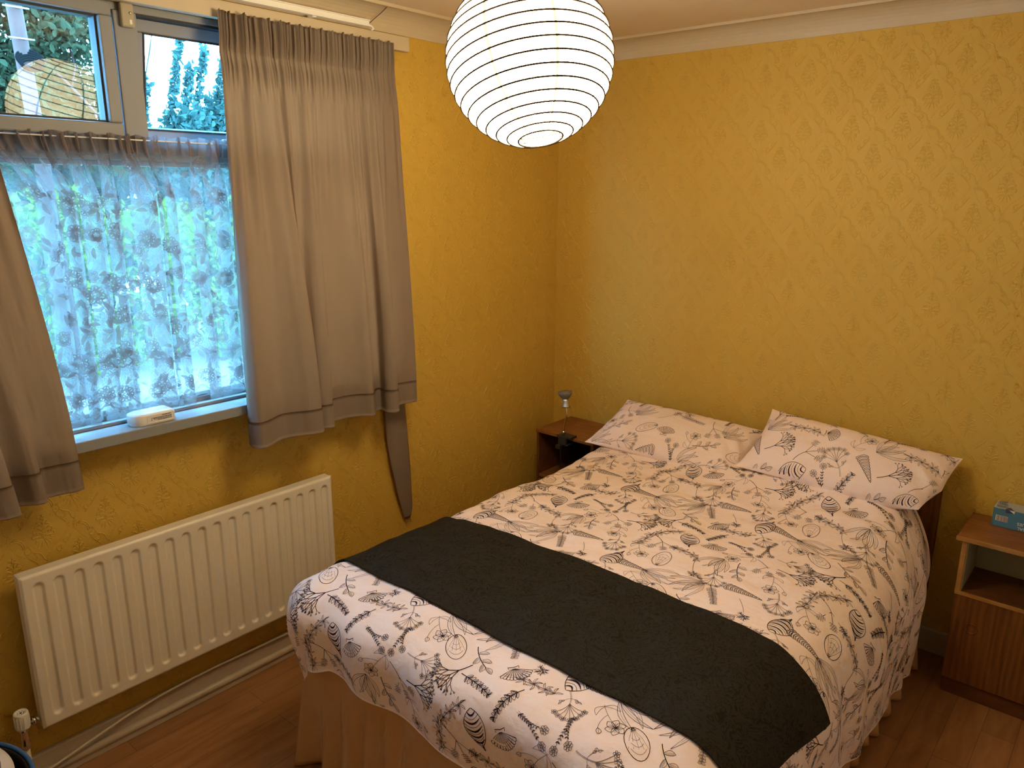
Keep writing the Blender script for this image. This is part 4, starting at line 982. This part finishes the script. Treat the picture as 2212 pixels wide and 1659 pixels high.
b = MB(); b.lathe([(.0160, .0), (.021, .006), (.030, .018), (.034, .030), (.033, .034), (.028, .032)], (.3242, -.338, .798), (-.10, 0, 1), 28); b.obj('lamp_shade', 'smoked_shade', cl)
b = MB(); b.tube([(.310, -.350, .575), (.308, -.345, .50), (.300, -.335, .42), (.296, -.325, .36)], .0016, 6); b.obj('cord', 'black_plastic', cl)

# ------------------------------------------------------------------ paper lantern
LC = Vector((1.066, -1.519, 2.019)); LRd = .200
wv_ = (LC-CAM).normalized(); rr_ = wv_.cross(Vector((0, 0, 1))).normalized(); rr_ = (CR-wv_*CR.dot(wv_)).normalized(); uu_ = rr_.cross(wv_)
DN = (rr_*.143-uu_*.895-wv_*.42).normalized()
pl_ = thing('paper_lantern', 'round white paper lantern with fine dark ribs, lit, hanging from the ceiling', 'ceiling light')
UPd = -DN; ea = UPd.cross(Vector((1, 0, 0))).normalized(); eb = UPd.cross(ea)
NR = 20; hole = math.radians(15.5); seg = 192
lat = np.linspace(hole, PI-hole, NR)
V = []; 
for i in range(NR-1):
    for k_ in range(4):
        f_ = k_/4; th_ = lat[i]*(1-f_)+lat[i+1]*f_; rad = LRd*(1-.012*4*f_*(1-f_)+.0)
        V.append((rad, th_))
V.append((LRd, lat[-1])); Vn = np.zeros((len(V), seg, 3)); a = np.linspace(0, 2*PI, seg, endpoint=False)
eaN, ebN, dN, cN = map(np.array, (ea, eb, DN, LC))
for i, (rad, th_) in enumerate(V): Vn[i] = cN+dN*rad*math.cos(th_)+(np.outer(np.cos(a), eaN)+np.outer(np.sin(a), ebN))*rad*math.sin(th_)
ii, kk = np.mgrid[0:len(V)-1, 0:seg]; A0 = (ii*seg+kk).ravel(); A1 = (ii*seg+(kk+1) % seg).ravel()
Fq = np.stack([A0, A1, A1+seg, A0+seg], 1); mi = np.isin(kk.ravel() % 24, (5,)).astype(int)
mesh_np('paper_shade', Vn.reshape(-1, 3), [Fq[:, ::-1]], ['lit_paper', 'lit_paper_seam'], pl_, True, mi)
b = MB()
for th_ in lat:
    c = LC+DN*(LRd*math.cos(th_)); r_ = (LRd+.0006)*math.sin(th_)
    b.tube([c+(ea*math.cos(x)+eb*math.sin(x))*r_ for x in np.linspace(0, 2*PI, 65)], (.0020), 6, False)
b.obj('ribs', 'paper_rib', pl_)
b = MB(); b.lathe([(.001, -.060), (.020, -.0565), (.040, -.045), (.054, -.026), (.060, 0), (.056, .024), (.042, .046), (.024, .062), (.014, .075), (.014, .085)], LC-UPd*.012, UPd, 28); b.obj('bulb', 'lit_bulb', pl_)
b = MB(); b.lathe([(.016, .066), (.019, .07), (.019, .11), (.010, .118)], LC, UPd, 16); b.obj('bulb_holder', 'white_plastic', pl_)
top_ = LC+UPd*.115
b = MB(); b.tube([top_, top_+UPd*.05, Vector((top_.x+UPd.x*.08, top_.y+UPd.y*.08, H_CEIL-.03)), Vector((top_.x+UPd.x*.08, top_.y+UPd.y*.08, H_CEIL))], .003, 8); b.obj('flex', 'white_plastic', pl_)
b = MB(); b.lathe([(.045, H_CEIL), (.043, H_CEIL-.02), (.012, H_CEIL-.035)], (top_.x+UPd.x*.08, top_.y+UPd.y*.08, 0), seg=24); b.obj('ceiling_rose', 'white_plastic', pl_)

# ------------------------------------------------------------------ laundry bag at the near left corner
lb = thing('laundry_bag', 'dark blue bag with bright blue piping, cut off at the bottom left corner', 'bag')
BC = (.475, -2.835); BR = .215
b = MB(); b.lathe([(.17, 0), (.20, .02), (.212, .2), (.215, .42), (.205, .424), (.20, .40), (.19, .1), (.02, .08)], (*BC, 0), seg=48); b.obj('bag_body', 'bag_blue', lb)
b = MB(); b.tube([(BC[0]+BR*math.cos(a), BC[1]+BR*math.sin(a), .424) for a in np.linspace(0, 2*PI, 65)], .005, 8, False); b.obj('piping', 'bag_rim', lb)
def wc(U, Vv):
    a = U; r_ = .195*np.minimum(Vv, 1); z = .448+.035*np.cos(np.minimum(Vv, 1)*1.4)-.0*Vv+.006*vnoise(U*2, Vv*5)
    return BC[0]-.012+r_*np.cos(a), BC[1]-.012+r_*np.sin(a), z-.016*sstep(.8, 1, Vv)
S = Surf(wc, 0, 2*PI, 70, .02, 1.0, 26); wcl = thing('folded_cloth', 'white cotton cloth with a seam heaped in the bag at the bottom left corner', 'cloth')
surf_obj('cloth_sheet', S, 'white_cloth', wcl, th=.004)
b = MB(); b.tube([(BC[0]-.012+.172*math.cos(a), BC[1]-.012+.172*math.sin(a), .448+.035*math.cos(.88*1.4)+.002) for a in np.linspace(0, 2*PI, 65)], .0012, 6, False); b.obj('seam', 'ink_grey', wcl)

# ------------------------------------------------------------------ outdoors
GZ = -.40
b = MB(); b.box(-14, -.25, -8, 12, GZ-.1, GZ); g_ = b.obj('ground', 'concrete'); struct(g_)
def leaves(name, blobs, n, size, m_, parent, seed, flat=.5):
    rs_ = np.random.RandomState(seed); C_ = []; tot = sum(bl[6] if len(bl) > 6 else 1 for bl in blobs)
    for bl in blobs:
        k_ = int(n*(bl[6] if len(bl) > 6 else 1)/tot); d = rs_.normal(size=(k_, 3)); d /= np.linalg.norm(d, axis=1, keepdims=True)
        r_ = rs_.rand(k_, 1)**.45; C_.append(np.array(bl[:3])+d*r_*np.array(bl[3:6])*(1+.25*(rs_.rand(k_, 1)-.5)))
    C_ = np.concatenate(C_); k_ = len(C_)
    X = rs_.normal(size=(k_, 3)); X /= np.linalg.norm(X, axis=1, keepdims=True); Y = rs_.normal(size=(k_, 3)); Y -= X*(X*Y).sum(1, keepdims=True); Y /= np.linalg.norm(Y, axis=1, keepdims=True); Z = np.cross(X, Y)
    s_ = size*(.6+.8*rs_.rand(k_, 1))
    # leaf: pointed oval folded on its midrib
    P0 = C_-X*s_; P3 = C_+X*s_; a1 = C_-X*s_*.3+Y*s_*flat+Z*s_*.15; a2 = C_+X*s_*.45+Y*s_*flat*.8+Z*s_*.15; b1 = C_-X*s_*.3-Y*s_*flat+Z*s_*.15; b2 = C_+X*s_*.45-Y*s_*flat*.8+Z*s_*.15
    V = np.stack([P0, a1, a2, P3, b2, b1], 1).reshape(-1, 3); i = np.arange(k_)*6
    return mesh_np(name, V, [np.concatenate([np.stack([i, i+1, i+2, i+3], 1), np.stack([i, i+3, i+4, i+5], 1)])], m_, parent, False)
def trunk(parent, base, pts, r0):
    b = MB(); n = len(pts); b.tube(pts, [r0*(1-.8*i/(n-1)) for i in range(n)], 8); return b.obj('trunk', 'bark', parent)
t1 = thing('tall_tree', 'tall dark green tree filling the top left window pane behind the pole', 'tree')
rg = random.Random(8)
bl = [(-9.3+rg.uniform(-.9, .9), .45+rg.uniform(-1.7, 1.0), 1.0+rg.uniform(0, 5.2), .55, .55, .5) for _ in range(95)]
leaves('foliage', bl, 110000, .047, 'leaf_dark', t1, 1); trunk(t1, None, [(-9.4, .3, GZ), (-9.3, .35, 1.5), (-9.35, .5, 3.5), (-9.2, .6, 6)], .16)
b = MB(); b.tube([(-8.25, 1.55, 2.35), (-8.3, 1.25, 2.62), (-8.35, .98, 2.95), (-8.4, .75, 3.2)], .018, 6); b.tube([(-8.35, 1.02, 2.90), (-8.32, 1.08, 3.15), (-8.33, 1.05, 3.35)], .012, 6); b.obj('bare_branch', 'pole_wood', t1)
t2 = thing('hazel_tree', 'broad leafed blue green tree with upright shoots against the white sky', 'tree')
bl = [(-7.6+rg.uniform(-.5, .5), rg.uniform(2.0, 3.6), .7+rg.uniform(0, 1.98), .5, .42, .36) for _ in range(64)]
bl += [(-7.6+rg.uniform(-.5, .5), rg.uniform(1.62, 2.1), .7+rg.uniform(0, 1.85), .45, .24, .30, .7) for _ in range(30)]
for x, y, h_ in ((-7.5, 1.95, 3.55), (-7.5, 2.12, 3.25), (-7.5, 2.28, 3.40), (-7.5, 2.55, 3.28), (-7.5, 2.70, 3.45), (-7.5, 1.60, 2.95), (-7.5, 2.9, 3.1)):
    bl += [(x, y+.12*math.sin(z*2), z, .055, .055, .12, .035) for z in np.arange(2.5, h_, .11)]
leaves('foliage', bl, 62000, .044, 'leaf_teal', t2, 2); trunk(t2, None, [(-7.7, 2.3, GZ), (-7.6, 2.35, 1.0), (-7.6, 2.2, 2.2)], .09)
for x, y, h_ in ((-7.5, 1.95, 3.5), (-7.5, 2.28, 3.35), (-7.5, 2.70, 3.4), (-7.5, 2.55, 3.2)): MB().tube([(x, y+.12*math.sin(z*2), z) for z in np.arange(1.9, h_, .2)], .010, 5).obj('branch', 'bark', t2)
b = MB(); b.tube([(-9.0, 2.18, 2.2), (-9.0, 2.22, 3.2), (-9.0, 2.12, 3.6), (-9, 2.05, 4.1)], .014, 5); b.tube([(-9.0, 2.22, 3.1), (-9.0, 2.36, 3.6), (-9, 2.45, 4.0)], .010, 5); b.obj('bare_branch', 'bark', t2)
t3 = thing('hedge', 'bright yellow green hedge seen through the lace net', 'hedge')
bl = [(-6.9+rg.uniform(-.3, .3), y_+rg.uniform(-.2, .2), rg.uniform(-.1, 1.35), .42, .42, .40) for y_ in np.arange(-1.5, 4.0, .22) for _ in range(3)]
leaves('foliage', bl, 22000, .050, 'leaf_lime', t3, 3); b = MB()
for y_ in np.arange(-1.2, 3.8, .5): b.tube([(-6.9, y_, GZ), (-6.88, y_+.05, .9)], .03, 6)
b.obj('stems', 'bark', t3)
t4 = thing('shrub_bank', 'mid green shrubs standing above the bright hedge', 'shrubs')
bl = [(-7.9+rg.uniform(-.4, .4), y_+rg.uniform(-.3, .3), rg.uniform(.5, 2.15), .5, .5, .45) for y_ in np.arange(-2.5, 4.6, .3) for _ in range(3)]
leaves('foliage', bl, 22000, .055, 'leaf_mid', t4, 4); b = MB()
for y_ in np.arange(-2.2, 4.4, .8): b.tube([(-8, y_, GZ), (-7.95, y_+.05, 1.6)], .05, 6)
b.obj('stems', 'bark', t4)
po = thing('telegraph_pole', 'pale wooden telegraph pole behind the top left pane with a dark cable coil', 'pole')
b = MB(); b.tube([(-6.0, -.16, GZ), (-6.0, -.235, 2.2), (-6.0, -.36, 5.6)], [.075, .068, .058], 14); b.obj('post', 'pole_wood', po)
for z in (3.02, 3.28, 3.48): MB().tube([(-5.93, -.235-.04*(z-2.2)-.11, z), (-5.93, -.235-.04*(z-2.2)+.10, z)], .008, 6).obj('step', 'dull_metal', po)
b = MB()
for k_ in range(5): b.tube([(-5.92-.01*k_, -.22+(.085+.006*k_)*math.cos(a), 2.80+(.045+.006*k_)*math.sin(a)+.015*k_) for a in np.linspace(0, 2*PI, 25)], .012, 6, False)
b.obj('cable_coil', 'cable_black', po)
b = MB()
for y0_, z0_, dz in ((-.5, 5.1, .0), (-.5, 4.95, .05)): b.tube([(-6.1, -.36, z0_), (-7.2, 1.2, z0_-.35+dz), (-8.3, 2.8, z0_-.6+dz), (-9.5, 4.4, z0_-.75)], .007, 5)
tag(b.obj('overhead_wires', 'cable_black'), 'two thin overhead wires crossing the white sky from the pole', 'wires')
